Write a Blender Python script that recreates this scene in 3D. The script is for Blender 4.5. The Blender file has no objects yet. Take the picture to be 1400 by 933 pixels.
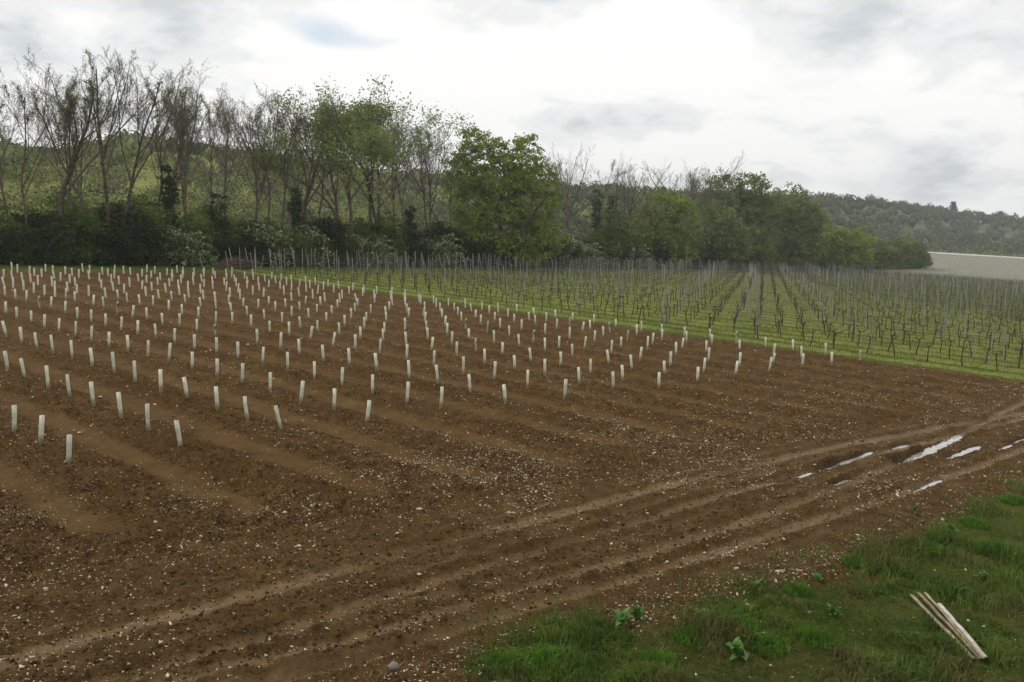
import bpy, math, random
import numpy as np

# ------------------------------------------------------------------ camera, sky, sun, exposure
sc = bpy.context.scene
EYE = 5.3                                   # the camera stands on a bank 5.3 m above the field
FOC = 1150.0                                # focal length in pixels of a 1400 px wide frame
PITCH = math.atan(141.5 / FOC)
cam = bpy.data.cameras.new('camera')
cam.sensor_width = 36.0
cam.lens = 36.0 * FOC / 1400.0
cam.clip_start = 0.1
cam.clip_end = 20000.0
camo = bpy.data.objects.new('camera', cam)
camo.location = (0, 0, EYE)
camo.rotation_euler = (math.pi / 2 - PITCH, 0, 0)
sc.collection.objects.link(camo)
sc.camera = camo
sc.render.resolution_x, sc.render.resolution_y = 1024, 682
sc.view_settings.view_transform = 'Standard'
sc.view_settings.look = 'None'
sc.view_settings.exposure = 0.0
sc.view_settings.gamma = 1.0
sc.view_settings.use_curve_mapping = False

SUN_EL, SUN_AZ = 42.0, -62.0                # degrees above the horizon, degrees left of the view
world = bpy.data.worlds.new('World')
sc.world = world
world.use_nodes = True
wt = world.node_tree
wt.nodes.clear()


def N(tree, typ, **kw):
    n = tree.nodes.new(typ)
    for k, v in kw.items():
        if k.startswith('i_'):
            key = k[2:]
            n.inputs[int(key) if key.isdigit() else key.replace('_', ' ')].default_value = v
        else:
            setattr(n, k, v)
    return n


def build_world():
    L = wt.links.new

    def m(op, a, b=None, c=None, clamp=False):
        n = N(wt, 'ShaderNodeMath', operation=op, use_clamp=clamp)
        for i, v in enumerate((a, b, c)):
            if v is None:
                continue
            if isinstance(v, (int, float)):
                n.inputs[i].default_value = v
            else:
                L(v, n.inputs[i])
        return n.outputs[0]
    tc = N(wt, 'ShaderNodeTexCoord')
    sep = N(wt, 'ShaderNodeSeparateXYZ')
    L(tc.outputs['Generated'], sep.inputs[0])
    X, Y, Z = sep.outputs
    sky = N(wt, 'ShaderNodeTexSky', sky_type='NISHITA', sun_disc=False)
    sky.sun_elevation = math.radians(SUN_EL)
    sky.sun_rotation = math.radians(SUN_AZ)
    sky.air_density = 1.0
    sky.dust_density = 1.5
    # cloud deck: noise in a plane above, so that the clouds flatten towards the horizon
    zz = m('ADD', m('MAXIMUM', Z, 0.0), 0.30)
    cb = N(wt, 'ShaderNodeCombineXYZ')
    L(m('DIVIDE', X, zz), cb.inputs[0])
    L(m('DIVIDE', Y, zz), cb.inputs[1])
    n1 = N(wt, 'ShaderNodeTexNoise', i_Scale=1.1, i_Detail=8.0, i_Roughness=0.56, i_Distortion=0.25)
    L(cb.outputs[0], n1.inputs['Vector'])
    n2 = N(wt, 'ShaderNodeTexNoise', i_Scale=4.4, i_Detail=10.0, i_Roughness=0.60, i_Distortion=0.2)
    mp = N(wt, 'ShaderNodeMapping')
    mp.inputs['Location'].default_value = (7.3, 2.1, 4.0)
    L(cb.outputs[0], mp.inputs[0])
    L(mp.outputs[0], n2.inputs['Vector'])
    f1 = m('SUBTRACT', n1.outputs['Fac'], 0.5)
    f2 = m('SUBTRACT', n2.outputs['Fac'], 0.5)
    # a few clouds that have a place of their own, as directions (east / north, up / north)
    ys = m('MAXIMUM', Y, 0.05)
    U = m('ADD', m('DIVIDE', X, ys), m('MULTIPLY', f2, 0.10))
    V = m('ADD', m('DIVIDE', Z, ys), m('MULTIPLY', f1, 0.10))
    front = m('GREATER_THAN', Y, 0.05)

    def spot(px, py, wx, wy, rot=0.0):
        u, v = (px - 700) / FOC, -(py - 325) / FOC
        du, dv = m('SUBTRACT', U, u), m('SUBTRACT', V, v)
        c, s = math.cos(rot), math.sin(rot)
        a = m('ADD', m('MULTIPLY', du, c), m('MULTIPLY', dv, s))
        b = m('SUBTRACT', m('MULTIPLY', dv, c), m('MULTIPLY', du, s))
        a = m('DIVIDE', a, wx / FOC)
        b = m('DIVIDE', b, wy / FOC)
        r2 = m('ADD', m('MULTIPLY', a, a), m('MULTIPLY', b, b))
        return m('MULTIPLY', m('POWER', 2.718, m('MULTIPLY', r2, -1.0)), front)
    grey = m('MULTIPLY', f1, -1.0)
    grey = m('SUBTRACT', grey, m('MULTIPLY', f2, 1.5))
    for s in ((60, 75, 230, 75, 0.0, .38), (300, 20, 230, 45, 0, .30), (600, 30, 150, 40, 0, .12),
              (720, 150, 110, 22, -0.25, .22), (880, 172, 150, 22, -0.08, .26), (1010, 130, 90, 20, 0.1, .12),
              (1190, 50, 130, 34, 0.05, .40), (1010, 45, 60, 30, 0, .15),
              (1270, 225, 75, 50, 0.4, .50), (1320, 240, 130, 16, -0.1, .28), (1130, 110, 60, 40, 0, .18),
              (1180, 255, 150, 16, 0, .22), (1360, 60, 80, 40, 0, .2), (90, 160, 200, 20, 0, .15)):
        grey = m('ADD', grey, m('MULTIPLY', spot(*s[:5]), s[5] * 0.76))
    for s in ((560, 110, 210, 55, 0.0, .5), (900, 90, 150, 55, 0.0, .45), (960, 205, 90, 26, 0.0, .3), (1090, 235, 60, 20, -.3, .3), (130, 45, 110, 25, 0, .25)):
        grey = m('SUBTRACT', grey, m('MULTIPLY', spot(*s[:5]), s[5]))
    g = m('ADD', m('MULTIPLY', grey, 1.05), 0.06, clamp=True)
    ramp = N(wt, 'ShaderNodeValToRGB')
    ramp.color_ramp.interpolation = 'EASE'
    e = ramp.color_ramp.elements
    e[0].position = 0.0
    e[0].color = (1.10, 1.09, 1.08, 1)
    e[1].position = 1.0
    e[1].color = (0.36, 0.41, 0.45, 1)
    k = e.new(0.25)
    k.color = (0.94, 0.95, 0.95, 1)
    k = e.new(0.6)
    k.color = (0.66, 0.71, 0.73, 1)
    L(g, ramp.inputs[0])
    sc10 = N(wt, 'ShaderNodeVectorMath', operation='SCALE')
    sc10.inputs['Scale'].default_value = 10.0
    L(ramp.outputs[0], sc10.inputs[0])
    # blue gaps
    gap = m('ADD', m('MULTIPLY', spot(462, 50, 72, 24, -0.2), 1.05), m('MULTIPLY', spot(530, 68, 50, 12, -.1), .35))
    gap = m('ADD', gap, m('MULTIPLY', spot(732, 6, 40, 18), 1.2))
    gap = m('ADD', gap, m('MULTIPLY', m('SUBTRACT', f1, 0.22), 2.0), clamp=True)
    gap = m('MULTIPLY', gap, 1.0, clamp=True)
    bl = N(wt, 'ShaderNodeMix', data_type='RGBA')
    bl.inputs['A'].default_value = (6.9, 8.3, 9.5, 1)
    bl.inputs['Factor'].default_value = 0.25
    L(sky.outputs[0], bl.inputs['B'])
    mx = N(wt, 'ShaderNodeMix', data_type='RGBA')
    L(gap, mx.inputs['Factor'])
    L(sc10.outputs[0], mx.inputs['A'])
    L(bl.outputs['Result'], mx.inputs['B'])
    bg = N(wt, 'ShaderNodeBackground', i_Strength=0.1)
    L(mx.outputs['Result'], bg.inputs['Color'])
    out = N(wt, 'ShaderNodeOutputWorld')
    L(bg.outputs[0], out.inputs[0])


build_world()
sun = bpy.data.lights.new('sun', 'SUN')
sun.energy = 1.4
sun.angle = math.radians(12)
sun.color = (1.0, 0.96, 0.9)
suno = bpy.data.objects.new('sun', sun)
suno.rotation_euler = (math.radians(90 - SUN_EL), 0, math.radians(180 - SUN_AZ) + math.pi)
sc.collection.objects.link(suno)
# sun_rotation 0 is +Y and grows clockwise seen from above: aim the lamp the same way
_el, _az = math.radians(SUN_EL), math.radians(SUN_AZ)
from mathutils import Vector
suno.rotation_euler = Vector((math.sin(_az) * math.cos(_el), math.cos(_az) * math.cos(_el), math.sin(_el))).to_track_quat('Z', 'Y').to_euler()

# ------------------------------------------------------------------ helpers
COL = sc.collection
rng = np.random.default_rng(11)
random.seed(11)


def make_mesh(name, V, F, mat=None, smooth=False, attrs=None):
    """V (n,3), F (m,k) with one k, or a list of such arrays."""
    V = np.asarray(V, np.float32)
    Fs = F if isinstance(F, list) and isinstance(F[0], np.ndarray) else [F]
    Fs = [np.asarray(f, np.int32) for f in Fs if len(f)]
    me = bpy.data.meshes.new(name)
    me.vertices.add(len(V))
    me.vertices.foreach_set('co', V.ravel())
    tot = np.concatenate([np.full(len(f), f.shape[1], np.int32) for f in Fs])
    loops = np.concatenate([f.ravel() for f in Fs])
    start = np.concatenate(([0], np.cumsum(tot)[:-1])).astype(np.int32)
    me.loops.add(len(loops))
    me.loops.foreach_set('vertex_index', loops)
    me.polygons.add(len(tot))
    me.polygons.foreach_set('loop_start', start)
    me.polygons.foreach_set('loop_total', tot)
    if smooth:
        me.polygons.foreach_set('use_smooth', np.ones(len(tot), bool))
    if attrs:
        for k, a in attrs.items():
            at = me.attributes.new(k, 'FLOAT', 'POINT')
            at.data.foreach_set('value', np.asarray(a, np.float32))
    me.update(calc_edges=True)
    if mat:
        me.materials.append(mat)
    return me


def link(name, data=None, parent=None, loc=None, rot=None, scale=None):
    o = bpy.data.objects.new(name, data)
    COL.objects.link(o)
    if parent is not None:
        o.parent = parent
    if loc is not None:
        o.location = loc
    if rot is not None:
        o.rotation_euler = rot
    if scale is not None:
        o.scale = scale if hasattr(scale, '__len__') else (scale,) * 3
    return o


def tag(o, label=None, cat=None, group=None, kind=None):
    if label:
        o['label'] = label
    if cat:
        o['category'] = cat
    if group:
        o['group'] = group
    if kind:
        o['kind'] = kind
    return o


WORDS = ['zeroth', 'first', 'second', 'third', 'fourth', 'fifth', 'sixth', 'seventh', 'eighth', 'ninth', 'tenth',
         'eleventh', 'twelfth', 'thirteenth', 'fourteenth', 'fifteenth', 'sixteenth', 'seventeenth', 'eighteenth',
         'nineteenth', 'twentieth']


def nth(n):
    if n < len(WORDS):
        return WORDS[n]
    s = 'th' if 10 < n % 100 < 14 else {1: 'st', 2: 'nd', 3: 'rd'}.get(n % 10, 'th')
    return '%d%s' % (n, s)


def _hash(ix, iy, seed):
    h = (ix.astype(np.int64) * 374761393 + iy.astype(np.int64) * 668265263 + seed * 974634777) & 0x7fffffff
    h = ((h ^ (h >> 13)) * 1274126177) & 0x7fffffff
    h = h ^ (h >> 16)
    return (h & 0xffffff) / float(0xffffff)


def vnoise(x, y, seed=0):
    x = np.asarray(x, float)
    y = np.asarray(y, float)
    ix, iy = np.floor(x), np.floor(y)
    fx, fy = x - ix, y - iy
    fx = fx * fx * (3 - 2 * fx)
    fy = fy * fy * (3 - 2 * fy)
    ix = ix.astype(np.int64)
    iy = iy.astype(np.int64)
    a, b = _hash(ix, iy, seed), _hash(ix + 1, iy, seed)
    c, d = _hash(ix, iy + 1, seed), _hash(ix + 1, iy + 1, seed)
    return (a + (b - a) * fx) * (1 - fy) + (c + (d - c) * fx) * fy - 0.5


def fbm(x, y, scale, seed=0, octv=4, gain=0.5):
    s, a, f = 0.0, 1.0, 1.0 / scale
    for i in range(octv):
        s = s + a * vnoise(x * f + 17.3 * i, y * f - 9.1 * i, seed + i)
        a *= gain
        f *= 2.03
    return s


def smooth01(t):
    t = np.clip(t, 0, 1)
    return t * t * (3 - 2 * t)


# ------------------------------------------------------------------ the lie of the land
GA, GB = -0.05853576, 0.00893007            # the field falls to the right (east) and rises a little northwards
ORI = np.array([-1.3654, 10.3701])          # planting grid: origin, step along a row, step from row to row
EU = np.array([1.13855, -0.96539])
EV = np.array([-0.44355, 3.53211])
_inv = np.linalg.inv(np.array([EU, EV]).T)


def sight(px, py):
    """direction of the sight line through a surveyed point"""
    xc, yc = (px - 700) / FOC, -(py - 466.5) / FOC
    return np.array([xc, math.cos(PITCH) + yc * math.sin(PITCH), -math.sin(PITCH) + yc * math.cos(PITCH)])


def site(px, py):
    """where that sight line meets the plane of the field"""
    r = sight(px, py)
    t = EYE / (GA * r[0] + GB * r[1] - r[2])
    return r[0] * t, r[1] * t


def to_uv(x, y):
    dx, dy = np.asarray(x) - ORI[0], np.asarray(y) - ORI[1]
    return _inv[0, 0] * dx + _inv[0, 1] * dy, _inv[1, 0] * dx + _inv[1, 1] * dy


def from_uv(u, v):
    return ORI[0] + EU[0] * u + EV[0] * v, ORI[1] + EU[1] * u + EV[1] * v


def curve(pts, deg=2):
    P = np.array([site(*p) for p in pts])
    c = np.polyfit(P[:, 0], P[:, 1], deg)
    x0, x1 = P[:, 0].min(), P[:, 0].max()
    d = np.polyder(c)

    def f(x):
        xc = np.clip(x, x0, x1)
        return np.polyval(c, xc) + np.polyval(d, xc) * (x - xc)
    return f


EDGE = curve([(0, 772), (200, 758), (400, 727), (600, 690), (800, 653), (1000, 612), (1200, 578), (1400, 540)])
RUTS = [curve(p) for p in (
    [(139, 875), (250, 843), (400, 803), (650, 725), (900, 664), (1050, 636), (1200, 604), (1400, 566)],
    [(214, 910), (303, 889), (475, 826), (543, 810), (635, 782), (750, 750), (810, 732), (900, 714), (1025, 673), (1104, 647), (1192, 618), (1240, 607), (1400, 574)],
    [(503, 864), (585, 839), (635, 828), (707, 807), (757, 793), (864, 764), (971, 732), (1050, 710), (1162, 655), (1234, 626), (1314, 598)],
    [(421, 917), (528, 885), (628, 853), (757, 818), (864, 789), (971, 753), (1050, 735), (1216, 684), (1284, 656), (1400, 612)])]
RUT_W = (0.20, 0.15, 0.16, 0.17)
RUT_D = (0.03, 0.065, 0.06, 0.065)
VERGE = curve([(660, 935), (700, 900), (830, 852), (960, 845), (1080, 800), (1200, 760), (1290, 715), (1400, 655)])
# puddles: ends of each along its rut (pixels of the survey), half width
PUDDLES = [((1070, 657), (1108, 646), .10), ((1116, 643), (1194, 618), .13), ((1218, 612), (1243, 606), .11),
           ((1234, 627), (1316, 597), .20), ((1296, 623), (1342, 609), .17), ((1136, 661), (1164, 654), .10),
           ((1057, 684), (1076, 681), .07), ((1250, 669), (1288, 655), .15), ((1363, 614), (1384, 607), .10),
           ((1384, 603), (1430, 591), .14), ((1018, 674), (1042, 670), .07)]
PUD = []
for a, b, w in PUDDLES:
    a, b = np.array(site(*a)), np.array(site(*b))
    PUD.append((a, b, w))

HEDGE = np.array([site(*p) for p in ((-260, 362), (0, 362), (150, 363), (300, 365), (450, 366), (600, 366), (700, 367),
                                     (800, 367), (900, 368), (1000, 369), (1100, 370), (1200, 371), (1268, 373))])
HC = np.polyfit(HEDGE[:, 0], HEDGE[:, 1], 3)
HD = np.polyder(HC)


def hedge_y(x):
    xc = np.clip(x, HEDGE[0, 0], HEDGE[-1, 0])
    return np.polyval(HC, xc) + np.polyval(HD, xc) * (x - xc)


RIDGE = [(0, 195, 380, 150), (100, 203, 380, 150), (180, 189, 380, 150), (260, 200, 380, 155), (330, 212, 385, 160),
         (430, 225, 400, 170), (620, 240, 430, 190), (800, 250, 460, 210), (960, 262, 560, 260), (1115, 265, 700, 350),
         (1200, 272, 780, 480), (1250, 279, 830, 540), (1300, 287, 880, 580), (1400, 297, 960, 620)]
_rt = np.array([(p[0] - 700) / FOC for p in RIDGE])
_re = np.array([sight(p[0], p[1])[2] / math.hypot(*sight(p[0], p[1])[:2]) for p in RIDGE])
_rd = np.array([float(p[2]) for p in RIDGE])
_rf = np.array([float(p[3]) for p in RIDGE])


def far_land(x, y):
    """rise of the land beyond the vineyard, above the plane of the field"""
    r = np.hypot(x, y)
    t = np.where(y > 1, x / np.maximum(y, 1), np.sign(x) * 9)
    el, D, Df = np.interp(t, _rt, _re), np.interp(t, _rt, _rd), np.interp(t, _rt, _rf)
    side = smooth01((t + 0.1) / 0.6)
    rise = side * 6.0 * smooth01((r - 205) / 240.0)
    xr, yr = x / np.maximum(r, 1e-6) * D, y / np.maximum(r, 1e-6) * D
    zb = GA * xr + GB * yr + side * 6.0
    crown = np.interp(t, [-0.6, 0.1, 0.6], [5.0, 7.0, 9.0])
    top = EYE + D * el - crown - zb
    h = top * smooth01((r - Df) / (D - Df)) + fbm(x, y, 60, 5, 3) * 5.0 * smooth01((r - Df) / 80)
    back = smooth01((r - D) / 1500.0)
    return (rise + h * (1 - back)) * (y > 0) * smooth01((y - 5) / 60)


def track_lat(x, y):
    v, e = VERGE(x), EDGE(x)
    return (y - v) / (e - v)


def rut_dist(i, x, y):
    f = RUTS[i]
    sl = (f(x + 0.1) - f(x - 0.1)) / 0.2
    w = 0.05 * fbm(x, y, 1.7, 40 + i, 2)
    return (y - f(x)) / np.sqrt(1 + sl * sl) + w


def zones(x, y):
    """returns grass, pressed (smooth strip), track weights"""
    u, v = to_uv(x, y)
    n1 = fbm(x, y, 1.3, 21, 3)
    n2 = fbm(x, y, 5.0, 27, 3)
    lat = track_lat(x, y)
    near = smooth01((60 - np.hypot(x, y)) / 15) * (y > -2)
    track = smooth01((lat + 0.03 + n1 * 0.05) / 0.06) * smooth01((1.0 - lat + n1 * .03) / 0.08) * (y > -4)
    verge = smooth01((-lat + n1 * 0.18 + n2 * 0.10 + 0.02) / 0.14)
    verge = np.where(lat > 0.25, 0, verge) * smooth01((x + .40 + n1 * .5 + .25 * n2) / .45)
    verge = verge * (1 - .22 * smooth01((fbm(x, y, 1.1, 311, 3) + .02) / .25))
    # grass beyond the planted field: the old vineyard and the headland under the hedge
    fu = -43.0 + 1.93 * v
    gold = smooth01((v - 14.35 + n1 * 0.5 + n2 * .25) / 0.25)
    ghead = smooth01((fu - u + n1 * 2.0) / 1.0) * (v > 2)
    ghead = np.maximum(ghead, smooth01((y - hedge_y(x) + 4.5 + n1 * 2) / 1.5) * (y > 20))
    field = (1 - gold) * (1 - ghead) * (lat > 0.2)
    grass = np.maximum(np.maximum(gold, ghead) * (lat > 0.8), verge)
    # wheelings between the rows
    fr = np.abs((v + n1 * 0.10) - np.floor(v + n1 * 0.10) - 0.5)
    strip = smooth01((0.225 - fr + n1 * .10) / 0.17)
    fade = smooth01((lat - 1.06 + n2 * .25) / 0.30)
    strip = strip * fade * field
    # a bare path in the verge
    return grass, strip, track, field, u, v, lat


def relief(x, y, full=False):
    grass, strip, track, field, u, v, lat = zones(x, y)
    r = np.hypot(x, y)
    fine = smooth01((70 - r) / 30.0)
    c1 = fbm(x, y, 0.42, 51, 4, 0.6)
    c2 = fbm(x, y, 0.13, 61, 3, 0.6)
    mound = (0.060 * np.cos(2 * math.pi * v) + 0.020 * np.sin(4 * math.pi * v)) * field * smooth01((lat - 1.0) / 0.2)
    rough = (1 - strip * 0.84) * (1 - 0.75 * track)
    bill = np.abs(c1)
    z = mound + fine * rough * (0.075 * c1 + 0.105 * c2 + 0.04 * bill) * (1 - grass * 0.5)
    z = z + fbm(x, y, 9.0, 71, 3) * 0.10 * fine
    pressed = strip * (0.62 + 0.5 * fbm(x, y, 0.8, 77, 3))
    for i in range(4):
        d = rut_dist(i, x, y)
        W, D = RUT_W[i], RUT_D[i]
        dm = 1 + 0.9 * fbm(x, y, 2.4, 80 + i, 2)
        g = np.exp(-(d / W) ** 2)
        z = z - track * D * dm * g + track * D * 0.8 * (np.exp(-((np.abs(d) - 1.9 * W) / (0.55 * W)) ** 2)) * (0.7 + c1)
        fl = np.exp(-(d / (0.85 * W)) ** 4) * np.clip(0.85 + 1.1 * fbm(x, y, 2.6, 90 + i, 2), 0, 1)
        pressed = np.maximum(pressed, track * fl)
        # lesser wheelings beside the main ones
        for off, q in ((0.52, 0.45), (-0.47, 0.35)):
            g2 = np.exp(-((d - off) / 0.10) ** 2)
            q = q * np.clip(0.5 + 2.2 * fbm(x, y, 1.5, 120 + i, 2), 0, 1)
            z = z - track * 0.03 * g2 * q * 2
            pressed = np.maximum(pressed, track * g2 * q)
    z = z + track * 0.02 * c1 * fine
    pressed = np.clip(pressed - 0.35 * np.clip(fbm(x, y, 0.6, 131, 3) + 0.02, 0, 1) * track, 0, 1)
    # old vineyard: low ridge under each row
    vr = (v - 15.55) / 0.98
    old = smooth01((v - 14.5) / 0.4) * (lat > .8)
    z = z + old * 0.05 * np.cos(2 * math.pi * vr) * smooth01((160 - r) / 60)
    # verge hummocks, a dip along its middle
    vg = (lat < 0.1) * smooth01((x + .4) / .5)
    z = z + vg * (0.05 * fbm(x, y, 0.9, 141, 3) + 0.03)
    wet = np.zeros_like(z)
    P = GA * x + GB * y
    for a, b, w in PUD:
        ax = b - a
        Ln = np.hypot(*ax)
        ax = ax / Ln
        s = (x - a[0]) * ax[0] + (y - a[1]) * ax[1]
        t = -(x - a[0]) * ax[1] + (y - a[1]) * ax[0]
        c = (a + b) / 2
        zc = GA * c[0] + GB * c[1] - 0.055
        es = (s - Ln / 2) / (Ln / 2)
        ww = w * .66 * (1 + 0.7 * fbm(x, y, 0.35, 151, 2) + .6 * fbm(x, y, .11, 155, 2))
        q = (t / ww) ** 2 + np.abs(es) ** 4
        k = smooth01((4.2 - q) / 3.2)
        bottom = zc + 0.035 * (q - 1.0) * np.where(q < 1, 1.0, 1.0) - P
        z = z * (1 - k) + bottom * k
        wet = np.maximum(wet, smooth01((3.2 - q) / 2.0))
    if full:
        return z, grass, pressed, track, field, u, v, lat, wet
    return z


def ground_z(x, y):
    x = np.atleast_1d(np.asarray(x, float))
    y = np.atleast_1d(np.asarray(y, float))
    return GA * x + GB * y + relief(x, y) + far_land(x, y)


def gz(x, y):
    return float(ground_z(x, y)[0])


# ------------------------------------------------------------------ materials
def new_mat(name):
    m = bpy.data.materials.new(name)
    m.use_nodes = True
    m.node_tree.nodes.clear()
    return m, m.node_tree


def principled(t, rough=0.9, spec=0.2):
    p = N(t, 'ShaderNodeBsdfPrincipled')
    p.inputs['Roughness'].default_value = rough
    p.inputs['Specular IOR Level'].default_value = spec
    o = N(t, 'ShaderNodeOutputMaterial')
    t.links.new(p.outputs[0], o.inputs[0])
    return p


def mix_rgb(t, fac, a, b, blend='MIX'):
    n = N(t, 'ShaderNodeMix', data_type='RGBA', blend_type=blend)
    for k, v in (('Factor', fac), ('A', a), ('B', b)):
        if isinstance(v, (int, float)):
            n.inputs[k].default_value = v
        elif isinstance(v, tuple):
            n.inputs[k].default_value = v if len(v) == 4 else v + (1,)
        else:
            t.links.new(v, n.inputs[k])
    return n.outputs['Result']


def noise(t, scale, detail=4, rough=0.55, vec=None, w=None):
    n = N(t, 'ShaderNodeTexNoise', i_Scale=scale, i_Detail=detail, i_Roughness=rough)
    if vec is not None:
        t.links.new(vec, n.inputs['Vector'])
    return n.outputs['Fac']


def mrange(t, v, a, b, c=0.0, d=1.0):
    n = N(t, 'ShaderNodeMapRange')
    n.inputs[1].default_value, n.inputs[2].default_value = a, b
    n.inputs[3].default_value, n.inputs[4].default_value = c, d
    t.links.new(v, n.inputs[0])
    return n.outputs[0]


def attr(t, name):
    return N(t, 'ShaderNodeAttribute', attribute_name=name).outputs['Fac']


def mmul(t, a, b, op='MULTIPLY'):
    n = N(t, 'ShaderNodeMath', operation=op)
    for i, v in enumerate((a, b)):
        if isinstance(v, (int, float)):
            n.inputs[i].default_value = v
        else:
            t.links.new(v, n.inputs[i])
    return n.outputs[0]


def ground_material():
    m, t = new_mat('field_ground')
    p = principled(t, 0.95, 0.03)
    pos = N(t, 'ShaderNodeNewGeometry').outputs['Position']
    big = noise(t, 0.35, 5, 0.55, pos)
    mid = noise(t, 2.6, 5, 0.6, pos)
    fin = noise(t, 19.0, 5, 0.65, pos)
    rough = mix_rgb(t, mrange(t, mid, 0.35, 0.68), (0.022, 0.0118, 0.0040), (0.108, 0.0600, 0.0225))  # soil tones by noise; the dark end paints in shaded crevices
    rough = mix_rgb(t, mrange(t, fin, 0.42, 0.72), rough, (0.205, 0.126, 0.050))
    rough = mix_rgb(t, mrange(t, big, 0.42, 0.62, 0, .5), rough, (0.076, 0.039, 0.0135))
    flat = mix_rgb(t, mrange(t, mid, 0.3, 0.7), (0.100, 0.060, 0.022), (0.150, 0.095, 0.038))
    flat = mix_rgb(t, mrange(t, fin, 0.4, 0.7, 0, .75), flat, (0.074, 0.043, 0.017))
    soil = mix_rgb(t, attr(t, 'pressed'), rough, flat)
    soil = mix_rgb(t, mmul(t, attr(t, 'track'), .45), soil, mix_rgb(t, mrange(t, mid, .35, .68), (0.076, 0.043, 0.0165), (0.130, 0.080, 0.034)))
    rut = mix_rgb(t, mrange(t, mid, .3, .7), (0.116, 0.070, 0.029), (0.172, 0.114, 0.053))
    soil = mix_rgb(t, mmul(t, attr(t, 'track'), attr(t, 'pressed')), soil, rut)
    # small chips of flint and chalk
    vo = N(t, 'ShaderNodeTexVoronoi', i_Scale=26.0)
    t.links.new(pos, vo.inputs['Vector'])
    chip = mmul(t, mrange(t, vo.outputs['Distance'], 0.10, 0.22, 1, 0), mrange(t, noise(t, 9.0, 2, .5, pos), 0.52, 0.60))
    sep = N(t, 'ShaderNodeSeparateColor')
    t.links.new(vo.outputs['Color'], sep.inputs[0])
    chip = mmul(t, chip, mrange(t, sep.outputs[0], 0.60, 0.66))
    chip = mmul(t, chip, attr(t, 'stony'))
    soil = mix_rgb(t, chip, soil, (0.40, 0.32, 0.21))
    soil = mix_rgb(t, mmul(t, attr(t, 'wet'), .55), soil, (0.035, 0.022, 0.012))
    # grass
    g1 = mix_rgb(t, mrange(t, mid, 0.35, 0.65), (0.038, 0.062, 0.010), (0.070, 0.098, 0.016))
    g1 = mix_rgb(t, mrange(t, fin, 0.4, 0.7), g1, (0.095, 0.105, 0.028))
    g2 = mix_rgb(t, mrange(t, mid, 0.35, 0.65), (0.150, 0.165, 0.036), (0.225, 0.230, 0.062))
    gr = mix_rgb(t, attr(t, 'straw'), g1, g2)
    gr = mix_rgb(t, mrange(t, big, 0.45, 0.62, 0, .5), gr, (0.064, 0.092, 0.018))
    col = mix_rgb(t, attr(t, 'grass'), soil, gr)
    wood = mix_rgb(t, mrange(t, noise(t, 0.02, 4, .6, pos), 0.40, 0.60), (0.095, 0.115, 0.045), (0.155, 0.160, 0.085))
    mead = mix_rgb(t, mrange(t, noise(t, 0.05, 6, .65, pos), 0.35, 0.65), (0.165, 0.20, 0.042), (0.24, 0.26, 0.072))
    hill = mix_rgb(t, attr(t, 'meadow'), wood, mead)
    col = mix_rgb(t, attr(t, 'hill'), col, hill)
    fld = mix_rgb(t, mrange(t, noise(t, 0.6, 6, .7, pos), 0.35, 0.65), (0.175, 0.168, 0.130), (0.285, 0.275, 0.220))
    col = mix_rgb(t, attr(t, 'farfield'), col, fld)
    t.links.new(col, p.inputs['Base Color'])
    t.links.new(mrange(t, mmul(t, attr(t, 'pressed'), attr(t, 'track')), 0, 1, 0.03, 0.10), p.inputs['Specular IOR Level'])
    rg = mrange(t, mmul(t, attr(t, 'pressed'), attr(t, 'track')), 0, 1, 0.95, 0.62)
    rg = mmul(t, rg, mrange(t, attr(t, 'wet'), 0, 1, 1, .4))
    t.links.new(rg, p.inputs['Roughness'])
    b = N(t, 'ShaderNodeBump', i_Strength=1.0, i_Distance=0.055)
    h = mmul(t, mmul(t, noise(t, 24.0, 7, 0.75, pos), mmul(t, noise(t, 9.0, 3, 0.6, pos), 1.6), 'ADD'), mrange(t, attr(t, 'pressed'), 0, 1, 1.0, .38))
    t.links.new(h, b.inputs['Height'])
    t.links.new(b.outputs[0], p.inputs['Normal'])
    return m


def simple_mat(name, a, b, scale=8.0, rough=0.85, spec=0.2, bump=0.0, transl=0.0, rnd=0.0, lo=.35, hi=.65):
    """two-tone noise material; rnd lets each object differ a little in tone"""
    m, t = new_mat(name)
    p = principled(t, rough, spec)
    tc = N(t, 'ShaderNodeTexCoord').outputs['Object']
    f = noise(t, scale, 5, 0.6, tc)
    c = mix_rgb(t, mrange(t, f, lo, hi), a, b)
    if rnd:
        oi = N(t, 'ShaderNodeObjectInfo').outputs['Random']
        hs = N(t, 'ShaderNodeHueSaturation')
        t.links.new(mrange(t, oi, 0, 1, 1 - rnd, 1 + rnd), hs.inputs['Value'])
        t.links.new(c, hs.inputs['Color'])
        c = hs.outputs[0]
    t.links.new(c, p.inputs['Base Color'])
    if bump:
        bn = N(t, 'ShaderNodeBump', i_Strength=bump, i_Distance=0.02)
        t.links.new(noise(t, scale * 4, 4, .6, tc), bn.inputs['Height'])
        t.links.new(bn.outputs[0], p.inputs['Normal'])
    if transl:
        tr = N(t, 'ShaderNodeBsdfTranslucent')
        t.links.new(c, tr.inputs['Color'])
        ms = N(t, 'ShaderNodeMixShader')
        ms.inputs[0].default_value = transl
        t.links.new(p.outputs[0], ms.inputs[1])
        t.links.new(tr.outputs[0], ms.inputs[2])
        out = [n for n in t.nodes if n.type == 'OUTPUT_MATERIAL'][0]
        t.links.new(ms.outputs[0], out.inputs[0])
    return m


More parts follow.
